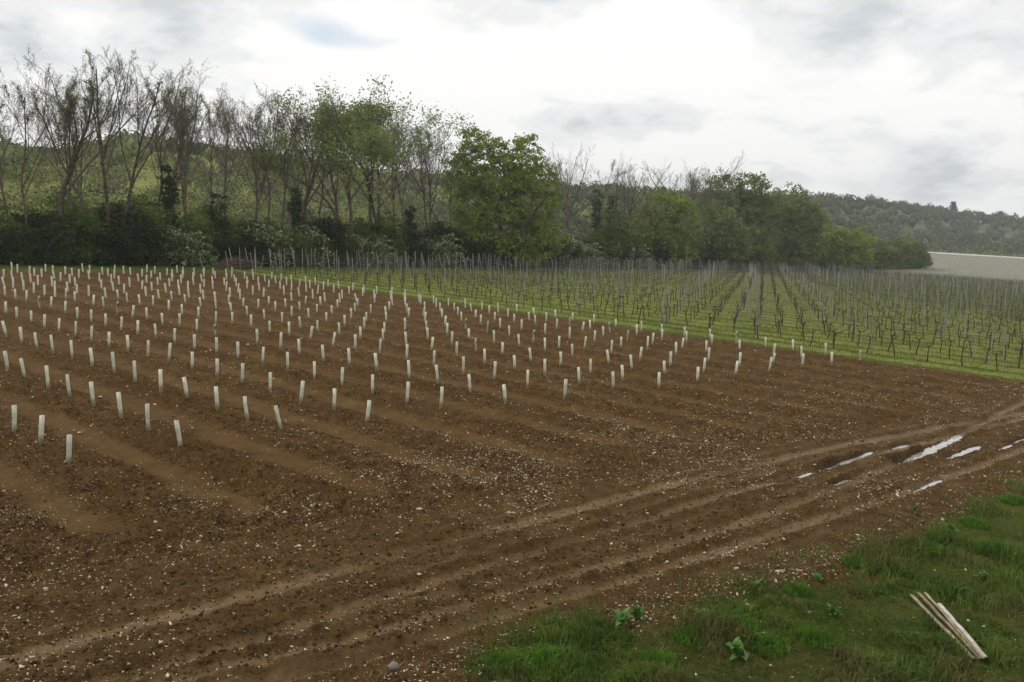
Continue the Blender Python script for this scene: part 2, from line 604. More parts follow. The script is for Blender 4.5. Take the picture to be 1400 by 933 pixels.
def guard_mat(name, a, b, *k):
    """pale plastic, with mud splashed up from the foot"""
    m = simple_mat(name, a, b, *k)
    t = m.node_tree
    p = [n for n in t.nodes if n.type == 'BSDF_PRINCIPLED'][0]
    src = p.inputs['Base Color'].links[0].from_socket
    tc = N(t, 'ShaderNodeTexCoord').outputs['Object']
    s = N(t, 'ShaderNodeSeparateXYZ')
    t.links.new(tc, s.inputs[0])
    oi = N(t, 'ShaderNodeObjectInfo').outputs['Random']
    h = mmul(t, s.outputs[2], mmul(t, mmul(t, noise(t, 22, 3, .6, tc), -0.55), mmul(t, oi, -0.12), 'ADD'), 'ADD')
    f = mrange(t, h, -.22, .06, .85, 0)
    c = mix_rgb(t, f, src, (0.13, 0.085, 0.045))
    t.links.new(c, p.inputs['Base Color'])
    return m


M_GROUND = ground_material()
M_SOIL = simple_mat('soil_clod', (0.0354, 0.0204, 0.00653), (0.0901, 0.0558, 0.0204), 3.0, 0.95, 0.02, 0.5)
M_FLINT = simple_mat('flint', (0.264, 0.198, 0.121), (0.682, 0.583, 0.429), 1.3, 0.6, 0.35, 0.2)
M_STONE = simple_mat('grey_stone', (0.20, 0.18, 0.15), (0.33, 0.31, 0.27), 14, 0.8, 0.2, 0.6)
M_TUBE = guard_mat('guard_plastic', (0.60, 0.59, 0.45), (0.74, 0.73, 0.58), 6, 0.5, 0.35, 0.05, 0.25, 0.13)
M_MUDDY = simple_mat('muddy_plastic', (0.20, 0.17, 0.11), (0.42, 0.42, 0.31), 9, 0.8, 0.2, 0.1)
M_METAL = simple_mat('galvanised_post', (0.225, 0.225, 0.206), (0.35, 0.35, 0.325), 4, 0.75, 0.2, 0.05, 0, .2)
M_WIRE = simple_mat('wire', (0.16, 0.16, 0.15), (0.24, 0.24, 0.23), 4, 0.5, 0.4)
M_VINE = simple_mat('vine_bark', (0.0422, 0.0293, 0.0195), (0.0943, 0.065, 0.0422), 14, 0.95, 0.02, 0.6, 0, .2)
M_BARK = simple_mat('tree_bark', (0.0725, 0.0586, 0.0448), (0.169, 0.143, 0.107), 5, 0.95, 0.02, 0.6, 0, .15)
M_TWIG = simple_mat('twig_bark', (0.129, 0.114, 0.0854), (0.233, 0.205, 0.156), 3, 0.95, 0.02, 0, 0, .15)
M_PALEBARK = simple_mat('pale_bark', (0.085, 0.075, 0.055), (0.16, 0.145, 0.11), 5, 0.95, 0.1, 0.5)
M_BUDLEAF = simple_mat('young_leaf', (0.107, 0.13, 0.0429), (0.179, 0.208, 0.0715), 0.7, 0.7, 0.2, 0, .3, .12)
M_OAKLEAF = simple_mat('spring_leaf', (0.136, 0.191, 0.0298), (0.271, 0.347, 0.0595), 0.45, 0.7, 0.25, 0, .3, .08)
M_OLIVE = simple_mat('olive_leaf', (0.125, 0.167, 0.0468), (0.235, 0.29, 0.0886), 0.45, 0.75, 0.2, 0, .3, .1)
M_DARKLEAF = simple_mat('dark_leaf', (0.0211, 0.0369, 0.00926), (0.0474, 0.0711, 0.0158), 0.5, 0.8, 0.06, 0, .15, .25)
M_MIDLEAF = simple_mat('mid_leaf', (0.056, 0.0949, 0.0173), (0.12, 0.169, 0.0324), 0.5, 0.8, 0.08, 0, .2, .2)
M_PALELEAF = simple_mat('pale_leaf', (0.207, 0.241, 0.121), (0.431, 0.448, 0.276), 1.5, 0.7, 0.2, 0, .2)
M_IVY = simple_mat('ivy', (0.0168, 0.0336, 0.0084), (0.042, 0.063, 0.014), 1, 0.6, 0.12)
M_TUFT = simple_mat('tuft_blade', (0.0486, 0.121, 0.01), (0.121, 0.242, 0.02), 3, 0.6, 0.25, 0, .35, .15)
M_GRASS = simple_mat('grass_blade', (0.0518, 0.0889, 0.0129), (0.121, 0.177, 0.0259), 1.6, 0.6, 0.25, 0, .35, .1)
M_GRASSDRY = simple_mat('dull_grass_blade', (0.0739, 0.0869, 0.0211), (0.167, 0.154, 0.0493), 1.8, 0.7, 0.2, 0, .3)
M_DOCK = simple_mat('dock_leaf', (0.0571, 0.143, 0.0202), (0.118, 0.235, 0.0336), 9, 0.45, 0.4, 0.2, .25, .1)
M_WOOD = simple_mat('weathered_wood', (0.176, 0.144, 0.088), (0.336, 0.296, 0.216), 10, 0.85, 0.15, 0.5, 0, .2)
M_BRUSH = simple_mat('dead_brushwood', (0.10, 0.075, 0.05), (0.22, 0.17, 0.12), 4, 0.95, 0.1)


def water_material():
    m, t = new_mat('sky_pale_puddle_water')
    p = principled(t, 0.06, 0.6)
    pos = N(t, 'ShaderNodeNewGeometry').outputs['Position']
    c = mix_rgb(t, mrange(t, noise(t, 3.0, 4, .6, pos), .35, .65), (0.30, 0.28, 0.24), (0.40, 0.38, 0.34))  # milky tint, made paler to paint in the brightness of reflected sky
    t.links.new(c, p.inputs['Base Color'])
    b = N(t, 'ShaderNodeBump', i_Strength=0.05, i_Distance=0.004)
    t.links.new(noise(t, 30, 2, .5, pos), b.inputs['Height'])
    t.links.new(b.outputs[0], p.inputs['Normal'])
    return m


M_WATER = water_material()

# ------------------------------------------------------------------ the ground, one grid cut into its zones
def build_ground():
    a = np.radians(np.concatenate([np.arange(-180, -50, 6.0), np.linspace(-50, -34, 60, endpoint=False),
                                   np.linspace(-34, 34, 580, endpoint=False), np.linspace(34, 50, 60), np.arange(56, 180, 6.0)]))
    rr = [0.5, 1.5, 3.0, 5.0, 6.5, 7.6, 8.4]
    r = 8.6
    while r < 1500:
        rr.append(r)
        r += min(0.0034 * r * (r / 14) ** 0.62, 0.035 * r)
    while r < 9000:
        rr.append(r)
        r *= 1.15
    rr = np.array(rr)
    na, nr = len(a), len(rr)
    R, A = np.meshgrid(rr, a, indexing='ij')
    x, y = (R * np.sin(A)).ravel(), (R * np.cos(A)).ravel()
    z, grass, pressed, track, field, u, v, lat, wet = relief(x, y, True)
    fl = far_land(x, y)
    z = z + GA * x + GB * y + fl
    z = np.where(R.ravel() > 1600, np.clip(z, -60, 60), z)
    n = fbm(x, y, 2.2, 31, 3)
    rad = np.hypot(x, y)
    t = np.where(y > 1, x / np.maximum(y, 1), 9.0)
    # stony bank between the row ends and the track, and along the verge
    bank = np.exp(-((lat - 1.28) / 0.30) ** 2) * (lat < 2.2)
    vb = np.exp(-((lat - 0.06) / 0.10) ** 2)
    stony = np.clip(0.25 + 0.9 * bank + 0.9 * vb - 0.6 * track * (lat > .2) + 0.3 * field, 0, 1)
    vr = (v - 15.55) / 0.98
    straw = smooth01(0.5 + 0.9 * np.cos(2 * math.pi * vr + 2.2) + n * 1.2) * (v > 15.0) * (y > 20) * smooth01((y + 0 * x - 10) / 10)
    straw = np.where((v > 14.9) & (lat > .8), straw, np.where(lat < .2, np.clip(n * 1.0, 0, .6), 0.15))
    hyd = y - hedge_y(x)
    Df = np.interp(t, _rt, _rf)
    hillw = smooth01((rad - Df + 10) / 10) * (y > 0)
    hillw = np.maximum(hillw, smooth01((hyd - 1) / 6) * (x < 123) * (y > 20))
    mead = np.clip(np.interp(t, [-.62, -.30, -.2, -.02, 0.1], [1, 1, .55, .25, 0]) * smooth01((rad - 150) / 40), 0, 1)
    far = smooth01((rad - 225) / 25) * (t > 0.30) * (1 - hillw)
    attrs = dict(grass=grass, pressed=pressed, track=track, wet=wet, stony=stony, straw=straw, hill=hillw, meadow=mead, farfield=far)
    i = np.arange(nr - 1)[:, None] * na
    j = np.arange(na)[None, :]
    jn = (j + 1) % na
    F = np.stack([(i + j).ravel(), (i + jn).ravel(), (i + na + jn).ravel(), (i + na + j).ravel()], 1)
    F = F[:, ::-1]
    m4 = lambda q: q[F].mean(1)
    lt, gr, hw, ff, vv, yy, fx = m4(lat), m4(grass), m4(hillw), m4(far), m4(v), m4(y), m4(x)
    zone = np.zeros(len(F), int)                       # 0 ploughed field
    zone[(lt < 1.0) & (yy > -4)] = 1                   # track
    zone[(lt < 1.0) & (lt < 0.25) & (gr > 0.5)] = 2    # verge
    zone[(gr > 0.5) & (lt > 0.8) & (yy > 10)] = 3      # vineyard grass
    zone[(yy <= -4)] = 2
    zone[ff > 0.5] = 4
    zone[hw > 0.5] = 5
    V = np.stack([x, y, z], 1)
    for k, name in enumerate(('ploughed_field', 'dirt_track', 'grass_verge', 'vineyard_grass', 'far_field', 'hillside')):
        f = F[zone == k]
        if not len(f):
            continue
        used, inv = np.unique(f, return_inverse=True)
        me = make_mesh(name, V[used], inv.reshape(f.shape), M_GROUND, True, {q: w[used] for q, w in attrs.items()})
        tag(link(name, me), kind='structure')
    # close the small hole under the camera
    used = np.arange(na)
    me = make_mesh('bank_ground', np.vstack([V[:na], [[0, 0, gz(0, 0)]]]), np.stack([used, (used + 1) % na, np.full(na, na)], 1), M_GROUND, True,
                   {q: np.append(w[:na], w[0]) for q, w in attrs.items()})
    tag(link('bank_ground', me), kind='structure')


build_ground()


def build_puddles():
    for a, b, w in PUD:
        ax = b - a
        Ln = float(np.hypot(*ax))
        ax = ax / Ln
        c = (a + b) / 2
        zc = GA * c[0] + GB * c[1] - 0.055
        pts = []
        n = 40
        for i in range(n):
            th = 2 * math.pi * i / n
            s = math.cos(th) * Ln * 0.56
            tt = math.copysign(abs(math.sin(th)) ** 0.8, math.sin(th)) * w * 1.05
            pts.append((c[0] + ax[0] * s - ax[1] * tt, c[1] + ax[1] * s + ax[0] * tt, zc - 0.002))
        pts.append((c[0], c[1], zc - 0.002))
        F = [(i, (i + 1) % n, n) for i in range(n)]
        tag(link('puddle_water', make_mesh('puddle_water', pts, F, M_WATER)), kind='structure')


build_puddles()

# ------------------------------------------------------------------ stones and clods
OCT = np.array([(1, 0, 0), (0, 1, 0), (-1, 0, 0), (0, -1, 0), (0, 0, 1), (0, 0, -1)], float)
OCTF = np.array([(0, 1, 4), (1, 2, 4), (2, 3, 4), (3, 0, 4), (1, 0, 5), (2, 1, 5), (3, 2, 5), (0, 3, 5)])


def lumps(name, x, y, size, flat, mat, lift=0.2, elong=1.0):
    n = len(x)
    z = ground_z(x, y)
    V = np.repeat(OCT[None], n, 0) * rng.uniform(0.65, 1.25, (n, 6, 1)) + rng.normal(0, .12, (n, 6, 3))
    V[:, :, 0] *= rng.uniform(1, elong, n)[:, None]
    V[:, :, 2] *= flat
    V *= size[:, None, None]
    th = rng.uniform(0, 2 * math.pi, n)
    tl = rng.normal(0, .5, n)
    c, s = np.cos(tl)[:, None], np.sin(tl)[:, None]
    X, Z = V[:, :, 0] * c - V[:, :, 2] * s, V[:, :, 0] * s + V[:, :, 2] * c
    c, s = np.cos(th)[:, None], np.sin(th)[:, None]
    X, Y = X * c - V[:, :, 1] * s, X * s + V[:, :, 1] * c
    V = np.stack([X + x[:, None], Y + y[:, None], Z + (z + size * lift)[:, None]], 2)
    F = OCTF[None] + (np.arange(n) * 6)[:, None, None]
    o = link(name, make_mesh(name, V.reshape(-1, 3), F.reshape(-1, 3), mat))
    return tag(o, kind='stuff')


def sample(n, r0, r1, dens, a0=-37):
    """points in the view fan, denser near, kept by a density function"""
    q = rng.uniform(0, 1, n)
    r = r0 * (r1 / r0) ** q
    a = np.radians(rng.uniform(a0, 37, n))
    x, y = r * np.sin(a), r * np.cos(a)
    k = rng.uniform(0, 1, n) < dens(x, y)
    return x[k], y[k]


def flint_density(x, y):
    g, strip, track, field, u, v, lat = zones(x, y)
    n = fbm(x, y, 2.3, 201, 3)
    bank = np.exp(-((lat - 1.30) / 0.36) ** 2)
    vb = np.exp(-((lat - 0.05) / 0.09) ** 2)
    left = smooth01((x + 9) / 7.0)
    d = field * (0.20 * (1 - strip * .6) + 0.85 * bank * (1 - 0.35 * strip) * (.45 + .55 * left)) + vb * 0.42 + 0.08 * track
    d = d * smooth01((np.hypot(x, y) - 4) / 11)
    d = d * (1 - 0.9 * g * (lat < -.12)) * (1 - .97 * g * (lat > .8)) + 0.025 * g * (lat < 0.1)
    return np.clip(d * (0.85 + 1.5 * n), 0, 1)


def clod_density(x, y):
    g, strip, track, field, u, v, lat = zones(x, y)
    return np.clip(field * (1 - strip * .95) * .8 + 0.05 * track + .5 * np.exp(-((lat - .03) / .09) ** 2) - g, 0, 1)


fx, fy = sample(190000, 9, 62, flint_density)
sz = np.clip(rng.lognormal(math.log(0.0082), .45, len(fx)), .005, .040) * (1 + 0.018 * np.hypot(fx, fy))
lumps('flint_chips', fx, fy, sz, 0.55, M_FLINT, 0.30, 1.6)
cx, cy = sample(44000, 9, 30, clod_density)
sz = np.clip(rng.lognormal(math.log(0.0135), .5, len(cx)), .006, .045)
lumps('soil_clods', cx, cy, sz, 0.7, M_SOIL, 0.15, 1.5)


def boulder_mesh(name, seed, mat):
    r = random.Random(seed)
    V, F = [], []
    nu, nv = 9, 6
    for j in range(nv + 1):
        for i in range(nu):
            th, ph = 2 * math.pi * i / nu, math.pi * j / nv
            q = 1 + 0.22 * math.sin(3 * th + seed) * math.sin(ph) + r.uniform(-.09, .09)
            V.append((math.cos(th) * math.sin(ph) * q, math.sin(th) * math.sin(ph) * q * .8, math.cos(ph) * q * .7))
    for j in range(nv):
        for i in range(nu):
            F.append((j * nu + i, (j + 1) * nu + i, (j + 1) * nu + (i + 1) % nu, j * nu + (i + 1) % nu))
    return make_mesh(name, V, F, mat, True)


big = boulder_mesh('field_stone', 3, M_STONE)
o = link('field_stone', big, None, (*site(538, 914), gz(*site(538, 914)) + .03), (0.1, 0.2, 0.5), (0.062, 0.066, 0.075))
tag(o, 'rounded grey stone lying alone at the near edge of the dirt track', 'stone')
FL = [(779, 856, .045, 'white flint on the bare soil left of the broad leaved weed'),
      (806, 866, .040, 'angular white flint just left of the broad leaved weed'),
      (922, 850, .042, 'white flint between the weed and the tall grass tufts'),
      (889, 852, .036, 'small white flint beside the right edge of the weed'),
      (1006, 778, .036, 'whitish flint high on the stony bank above the grass verge'),
      (1066, 788, .055, 'cream coloured flint at the top of the grass verge'),
      (1061, 801, .040, 'white flint with soil under it near the cream flint'),
      (1019, 797, .034, 'narrow white flint lying aslant on the stony bank'),
      (1022, 833, .046, 'white flint at the foot of the stony bank beside the grass'),
      (1105, 842, .045, 'flint half hidden in the grass of the verge'),
      (573, 698, .050, 'large white flint standing out in the stony strip above the track'),
      (213, 718, .045, 'large pale flint in the stony field at lower left'),
      (1289, 716, .05, 'pale flint at the edge of the verge below the last puddle')]
fm = [boulder_mesh('flint', 20 + i, M_FLINT) for i in range(3)]
for i, (px, py, s, lab) in enumerate(FL):
    x, y = site(px, py)
    o = link('flint', fm[i % 3], None, (x, y, gz(x, y) + s * .25), (random.uniform(-.4, .4), random.uniform(-.4, .4), random.uniform(0, 6)),
             (s * random.uniform(1.0, 1.5), s * random.uniform(.6, .9), s * random.uniform(.7, 1.0)))
    tag(o, lab, 'flint')


# ------------------------------------------------------------------ tubes along segments (branches, vines, wires)
def seg_tubes(P0, P1, R0, R1, n=3):
    P0, P1 = np.asarray(P0, float), np.asarray(P1, float)
    R0, R1 = np.asarray(R0, float), np.asarray(R1, float)
    d = P1 - P0
    d /= np.maximum(np.linalg.norm(d, axis=1, keepdims=True), 1e-9)
    ref = np.where(np.abs(d[:, 2:3]) < 0.9, np.array([[0, 0, 1.0]]), np.array([[1.0, 0, 0]]))
    a = np.cross(d, ref)
    a /= np.linalg.norm(a, axis=1, keepdims=True)
    b = np.cross(d, a)
    th = np.arange(n) * 2 * math.pi / n
    ring = a[:, None] * np.cos(th)[None, :, None] + b[:, None] * np.sin(th)[None, :, None]
    V = np.concatenate([P0[:, None] + ring * R0[:, None, None], P1[:, None] + ring * R1[:, None, None]], 1)
    k = np.arange(n)
    f = np.stack([k, (k + 1) % n, (k + 1) % n + n, k + n], 1)
    F = f[None] + (np.arange(len(P0)) * 2 * n)[:, None, None]
    return V.reshape(-1, 3), F.reshape(-1, 4)


def join(parts):
    V, F, o = [], [], 0
    for v, f in parts:
        V.append(v)
        F.append(np.asarray(f) + o)
        o += len(v)
    byk = {}
    for f in F:
        byk.setdefault(f.shape[1], []).append(f)
    return np.concatenate(V), [np.concatenate(q) for q in byk.values()]


def leaf_quads(C, size, seed=0, up=0.3, aspect=1.0):
    """diamond leaves at the centres C"""
    g = np.random.default_rng(seed)
    n = len(C)
    nrm = g.normal(0, 1, (n, 3))
    nrm[:, 2] = nrm[:, 2] + up
    nrm /= np.linalg.norm(nrm, axis=1, keepdims=True)
    a = np.cross(nrm, g.normal(0, 1, (n, 3)))
    a /= np.maximum(np.linalg.norm(a, axis=1, keepdims=True), 1e-6)
    b = np.cross(nrm, a)
    s = size * g.uniform(0.6, 1.4, (n, 1))
    V = np.stack([C + a * s * aspect, C + b * s * .55, C - a * s * aspect, C - b * s * .55], 1)
    F = np.arange(n * 4).reshape(n, 4)
    return V.reshape(-1, 3), F


def grow(seed, H, stems=1, spread=0.35, clear=0.35, levels=4, kids=(7, 7, 6, 4), ang=(0.55, 0.6, 0.7, 0.8),
         frac=(0.5, 0.5, 0.5, 0.5), up=0.10, r0=0.2, twist=0.14, lean=(0, 0), tip=0.0058, broom=0):
    """branching skeleton: list of (level, p0, p1, r0, r1) and the twig tips"""
    rd = random.Random(seed)
    out, tips = [], []
    todo = []
    for s in range(stems):
        az = 2 * math.pi * (s + rd.uniform(-.3, .3)) / max(stems, 1)
        tl = spread * rd.uniform(.5, 1.1) if stems > 1 else spread * 0.12
        d = Vector((math.cos(az) * math.sin(tl) + lean[0], math.sin(az) * math.sin(tl) + lean[1], math.cos(tl)))
        todo.append((0, Vector((math.cos(az) * .15 * (stems > 1), math.sin(az) * .15 * (stems > 1), -0.15)), d.normalized(),
                     H * rd.uniform(.86, 1.0) / max(d.normalized().z, .6), r0 * (1 if stems == 1 else rd.uniform(.55, .85))))
    G = rd.gauss
    while todo:
        lv, p, d, Ln, r = todo.pop()
        ns = (11, 7, 5, 3, 2)[lv]
        st = Ln / ns
        nk = kids[lv] if lv < levels else 0
        pts = []
        rt = max(tip, r * (0.25 if lv == 0 else 0.35))
        for i in range(ns):
            d = (d + Vector((G(0, twist), G(0, twist), G(0, twist) + up * (0.12 if lv == 0 else .5 if lv == 1 else 1.0)))).normalized()
            q = p + d * st
            ra, rb = r + (rt - r) * i / ns, r + (rt - r) * (i + 1) / ns
            out.append((lv, tuple(p), tuple(q), ra, rb))
            pts.append((p.copy(), q.copy(), d.copy(), ra))
            p = q
        tips.append((lv, tuple(p)))
        for k in range(nk):
            lo = clear if lv == 0 else 0.18
            f = lo + (1 - lo) * (k + rd.uniform(0, .9)) / nk
            f = min(f, .97)
            i = min(int(f * ns), ns - 1)
            a, b, dd, ra = pts[i]
            pos = a.lerp(b, f * ns - i)
            side = dd.cross(Vector((G(0, 1), G(0, 1), G(0, 1))))
            if side.length < 1e-3:
                continue
            side.normalize()
            an = ang[lv] * rd.uniform(.6, 1.25)
            nd = (dd * math.cos(an) + side * math.sin(an)).normalized()
            if broom and lv == 0:
                hz = math.hypot(pos.x + nd.x * 3, pos.y + nd.y * 3) / (.5 * H)
                L2 = max(1.5, (H * (rd.uniform(.88, 1.02) - .22 * hz * hz) - pos.z) / max(nd.z, .72)) * broom
                todo.append((1, pos, nd, L2, max(tip, ra * rd.uniform(.40, .60))))
                continue
            L2 = Ln * frac[lv] * rd.uniform(.6, 1.15) * (1.15 - 0.75 * f if lv == 0 else 1.1 - .5 * f)
            todo.append((lv + 1, pos, nd, L2, max(tip, ra * rd.uniform(.30, .48))))
    zm = sorted(o[2][2] for o in out)[int(len(out) * .998)]
    k = H / zm
    out = [(a, (b[0], b[1], b[2] * k), (c[0], c[1], c[2] * k), d_, e_) for a, b, c, d_, e_ in out]
    tips = [(a, (b[0], b[1], b[2] * k)) for a, b in tips]
    return out, tips


def tree_meshes(name, skel, split, leaf=None, bark=None, twig=None):
    """trunk-and-limb mesh and crown mesh"""
    bark, twig = bark or M_BARK, twig or M_TWIG
    big_ = [s for s in skel if s[0] <= split]
    sm = [s for s in skel if s[0] > split]

    def mk(L, n):
        return seg_tubes([s[1] for s in L], [s[2] for s in L], [s[3] for s in L], [s[4] for s in L], n)
    V, F = mk(big_, 5)
    trunk = make_mesh('trunk', V, F, bark, True)
    V, F = mk(sm, 3)
    crown = make_mesh('crown', V, F, twig)
    return trunk, crown


def tips_of(tips, lv, per, jit, seed):
    g = np.random.default_rng(seed)
    C = np.array([t[1] for t in tips if t[0] >= lv])
    if not len(C):
        return C
    C = np.repeat(C, per, 0)
    return C + g.normal(0, jit, C.shape)


TREES = []


def plant(name, px, py, dist_off, label, trunk, crown, leaves=None, leafmat=None, rot=0.0, scale=1.0, cat='tree', group=None, hz=1.0):
    """stand a tree at the surveyed foot (px, py); dist_off metres further along the sight line"""
    x, y = site(px, py)
    r = math.hypot(x, y)
    x, y = x * (1 + dist_off / r), y * (1 + dist_off / r)
    e = link(name, None, None, (x, y, gz(x, y) - 0.1), (0, 0, rot), (scale, scale, scale * hz))
    e.empty_display_size = 0.5
    tag(e, label, cat, group)
    link('trunk', trunk, e)
    if crown:
        link('crown', crown, e)
    if leaves:
        link('leaves', leaves, e)
    TREES.append(e)
    return e


def leaf_mesh(C, size, mat, seed, aspect=1.0, up=0.3):
    V, F = leaf_quads(np.asarray(C), size, seed, up, aspect)
    return make_mesh('leaves', V, F, mat)


def mpp(px, py, off=0.0):
    """metres per survey pixel at a site"""
    x, y = site(px, py)
    return (y + off) / FOC


BARE = 'bare trees above the hedge'
# kinds: unit-height skeletons are grown at real size for each
KINDS = {}


def bare_kind(key, **kw):
    if key not in KINDS:
        lv = kw.pop('leaf', None)
        sk, tips = grow(**kw)
        tr, cr = tree_meshes(key, sk, 1)
        lf = None
        if lv:
            C = tips_of(tips, lv[0], lv[1], lv[2], 5)
            lf = leaf_mesh(C, lv[3], lv[4], 6)
        KINDS[key] = (tr, cr, lf)
    return KINDS[key]


fan = dict(clear=.38, kids=(10, 8, 5, 5), ang=(.42, .46, .5, .6), frac=(.4, .34, .5, .55), up=.10, twist=.055, broom=1.0)
bare_kind('fan', seed=2, H=15, stems=3, spread=.22, r0=.19, leaf=(4, 1, .10, .035, M_BUDLEAF), **fan)
bare_kind('fan2', seed=9, H=15, stems=2, spread=.10, r0=.16, leaf=(4, 1, .12, .045, M_BUDLEAF), **fan)
bare_kind('fan3', seed=11, H=15, stems=2, spread=.07, r0=.14, leaf=(4, 1, .12, .045, M_BUDLEAF), **fan)
bare_kind('slim', seed=14, H=15, stems=1, spread=.3, r0=.16, leaf=(4, 1, .12, .04, M_BUDLEAF), clear=.36, kids=(10, 8, 6, 5),
          ang=(.40, .50, .55, .6), frac=(.38, .36, .5, .55), up=.10, twist=.08, broom=.92)
bare_kind('slim2', seed=23, H=15, stems=2, spread=.10, r0=.14, leaf=(4, 1, .12, .04, M_BUDLEAF), clear=.42, kids=(8, 7, 5, 4),
          ang=(.50, .55, .55, .6), frac=(.38, .36, .5, .55), up=.09, twist=.10, broom=.9)
bare_kind('round', seed=31, H=15, stems=1, spread=.3, r0=.26, clear=.30, kids=(16, 8, 6, 5), ang=(.58, .55, .6, .6),
          frac=(.44, .42, .5, .5), up=.07, twist=.06, broom=.9)
bare_kind('airy', seed=37, H=15, stems=3, spread=.24, r0=.22, leaf=(3, 3, .42, .10, M_OLIVE), clear=.36, kids=(9, 7, 6, 3),
          ang=(.5, .6, .6, .6), frac=(.36, .4, .5, .5), up=.07, twist=.11, broom=.95)


def put(kind, name, px, top, off, label, foot=363, width=1.0, rot=0.0, group=None):
    """height follows from where the top is seen"""
    tr, cr, lf = KINDS[kind]
    x, y = site(px, foot)
    r = math.hypot(x, y)
    y2 = y * (1 + off / r)
    x2 = x * (1 + off / r)
    s = sight(px, top)
    h = EYE + s[2] / s[1] * y2 - gz(x2, y2)
    sca = h / 15.0
    e = plant(name, px, foot, off, label, tr, cr, lf, None, rot, 1.0, 'tree', group)
    e.scale = (sca * width, sca * width, sca)
    return e


put('fan3', 'bare_tree', 30, 100, 3, 'twisted bare tree at the far left with a thin bushy top', rot=.4, width=1.22)
put('slim', 'bare_tree', 80, 96, 5, 'slender bare tree leaning between the far left tree and the broad fan', rot=1.2, width=1.83)
put('fan3', 'bare_tree', 105, 92, 2, 'thin bare tree close to the left of the broad fan tree', rot=2.6, width=1.10)
put('fan', 'bare_tree', 150, 86, 2, 'broadest bare tree, limbs fanned out wide against the sky', rot=2.3, width=1.40)
put('slim', 'bare_tree', 212, 98, 4, 'upright bare tree with a narrow crown right of the broad fan tree', rot=2.0, width=1.59)
put('slim2', 'bare_tree', 228, 126, 7, 'shorter bare tree standing behind the ivy clad stump', rot=4.0, width=1.46)
put('fan3', 'bare_tree', 258, 106, 3, 'bare tree with a pointed top left of the ivy footed tree', rot=5.1, width=1.04)
put('fan2', 'bare_tree', 302, 126, 2, 'bare tree with a wide ivy skirt round its foot', rot=1.0, width=1.04)
put('fan2', 'bare_tree', 350, 122, 4, 'bare tree with several parallel stems, left one of a close pair', rot=2.2, width=1.16)
put('fan3', 'bare_tree', 378, 126, 2, 'bare tree with a dense twiggy top, right one of a close pair', rot=3.7, width=1.22)
put('slim', 'bare_tree', 422, 136, 6, 'small bare tree in the gap before the tall half leafed trees', foot=365, rot=.5, width=1.83)
put('slim2', 'bare_tree', 445, 146, 9, 'thin pale bare tree just behind the first half leafed tree', foot=365, rot=1.5, width=1.59)
put('airy', 'half_leafed_tree', 478, 120, 3, 'tallest half leafed tree with loose olive clumps at its top', foot=366, rot=.2, width=1.16)
put('airy', 'half_leafed_tree', 518, 128, 5, 'half leafed tree with light gaps, right of the tallest one', foot=366, rot=2.4, width=1.22)
put('fan2', 'half_leafed_tree', 548, 156, 8, 'lower half leafed tree sloping down towards the green oak', foot=366, rot=4.4, width=1.22)
put('fan3', 'bare_tree', 588, 164, 4, 'bare tree with a few leaves standing left of the dense green tree', foot=366, rot=5.0, width=1.46)
put('slim2', 'bare_tree', 618, 175, 8, 'thin bare tree partly behind the dense green tree', foot=366, rot=2.9, width=1.3)
put('round', 'bare_tree', 782, 190, 5, 'round topped bare tree just right of the dense green tree', foot=367, rot=.7, width=.95)
put('slim2', 'bare_tree', 820, 218, 8, 'low thin bare tree in the dip right of the round topped one', foot=367, rot=1.9, width=1.3)
put('round', 'bare_tree', 852, 214, 6, 'small bare tree left of the wide bare crown above the green bush tree', foot=368, rot=3.3, width=.85)
put('round', 'bare_tree', 925, 210, 8, 'wide bare crown rising above the rounded green tree', foot=368, rot=4.7, width=1.25)
put('slim2', 'bare_tree', 958, 232, 10, 'thin bare tree touching the big half leafed tree on the right', foot=369, rot=.9, width=1.3)


# leafy trees: leaves gathered in clumps through a lumpy crown
def clump_crown(seed, blobs, n_clump, per, leaf, spread_, mat, shell=.55, aspect=1.0):
    g = np.random.default_rng(seed)
    B = np.array(blobs, float)                     # cx, cy, cz, rx, ry, rz
    w = B[:, 3] * B[:, 4] * B[:, 5]
    idx = g.choice(len(B), n_clump, p=w / w.sum())
    d = g.normal(0, 1, (n_clump, 3))
    d /= np.linalg.norm(d, axis=1, keepdims=True)
    r = (shell + (1 - shell) * g.uniform(0, 1, (n_clump, 1)) ** .6) * g.uniform(.85, 1.12, (n_clump, 1))
    C = B[idx, :3] + d * B[idx, 3:6] * r
    C = C[C[:, 2] > 0.15]
    size = spread_ * g.uniform(.5, 1.3, (len(C), 1, 1))
    L = C[:, None] + g.normal(0, 1, (len(C), per, 3)) * size * np.array([1, 1, .6])
    L = L.reshape(-1, 3)
    L[:, 2] = np.maximum(L[:, 2], .05)
    return leaf_mesh(L, leaf, mat, seed + 1, aspect)


sk, tips = grow(seed=51, H=15, stems=2, spread=.3, clear=.2, kids=(8, 6, 4, 2), r0=.38, up=.06, levels=3, ang=(.8, .7, .7, .7))
OAKT = tree_meshes('oak', sk, 1)


def leafy(name, px, foot, off, label, blobs, n, per, leaf, spr, mat, seed, scale=1.0, tr=OAKT, aspect=1.0, shell=.5):
    x, y = site(px, foot)
    H = max(b[2] + b[5] for b in blobs)
    e = plant(name, px, foot, off, label, tr[0], None)
    e.children[0].scale = (H / 16.5, H / 16.5, H / 17.0)
    c = link('crown', clump_crown(seed, blobs, n, per, leaf, spr, mat, shell, aspect), e)
    tw = link('twigs', tr[1], e)
    tw.scale = e.children[0].scale
    return e


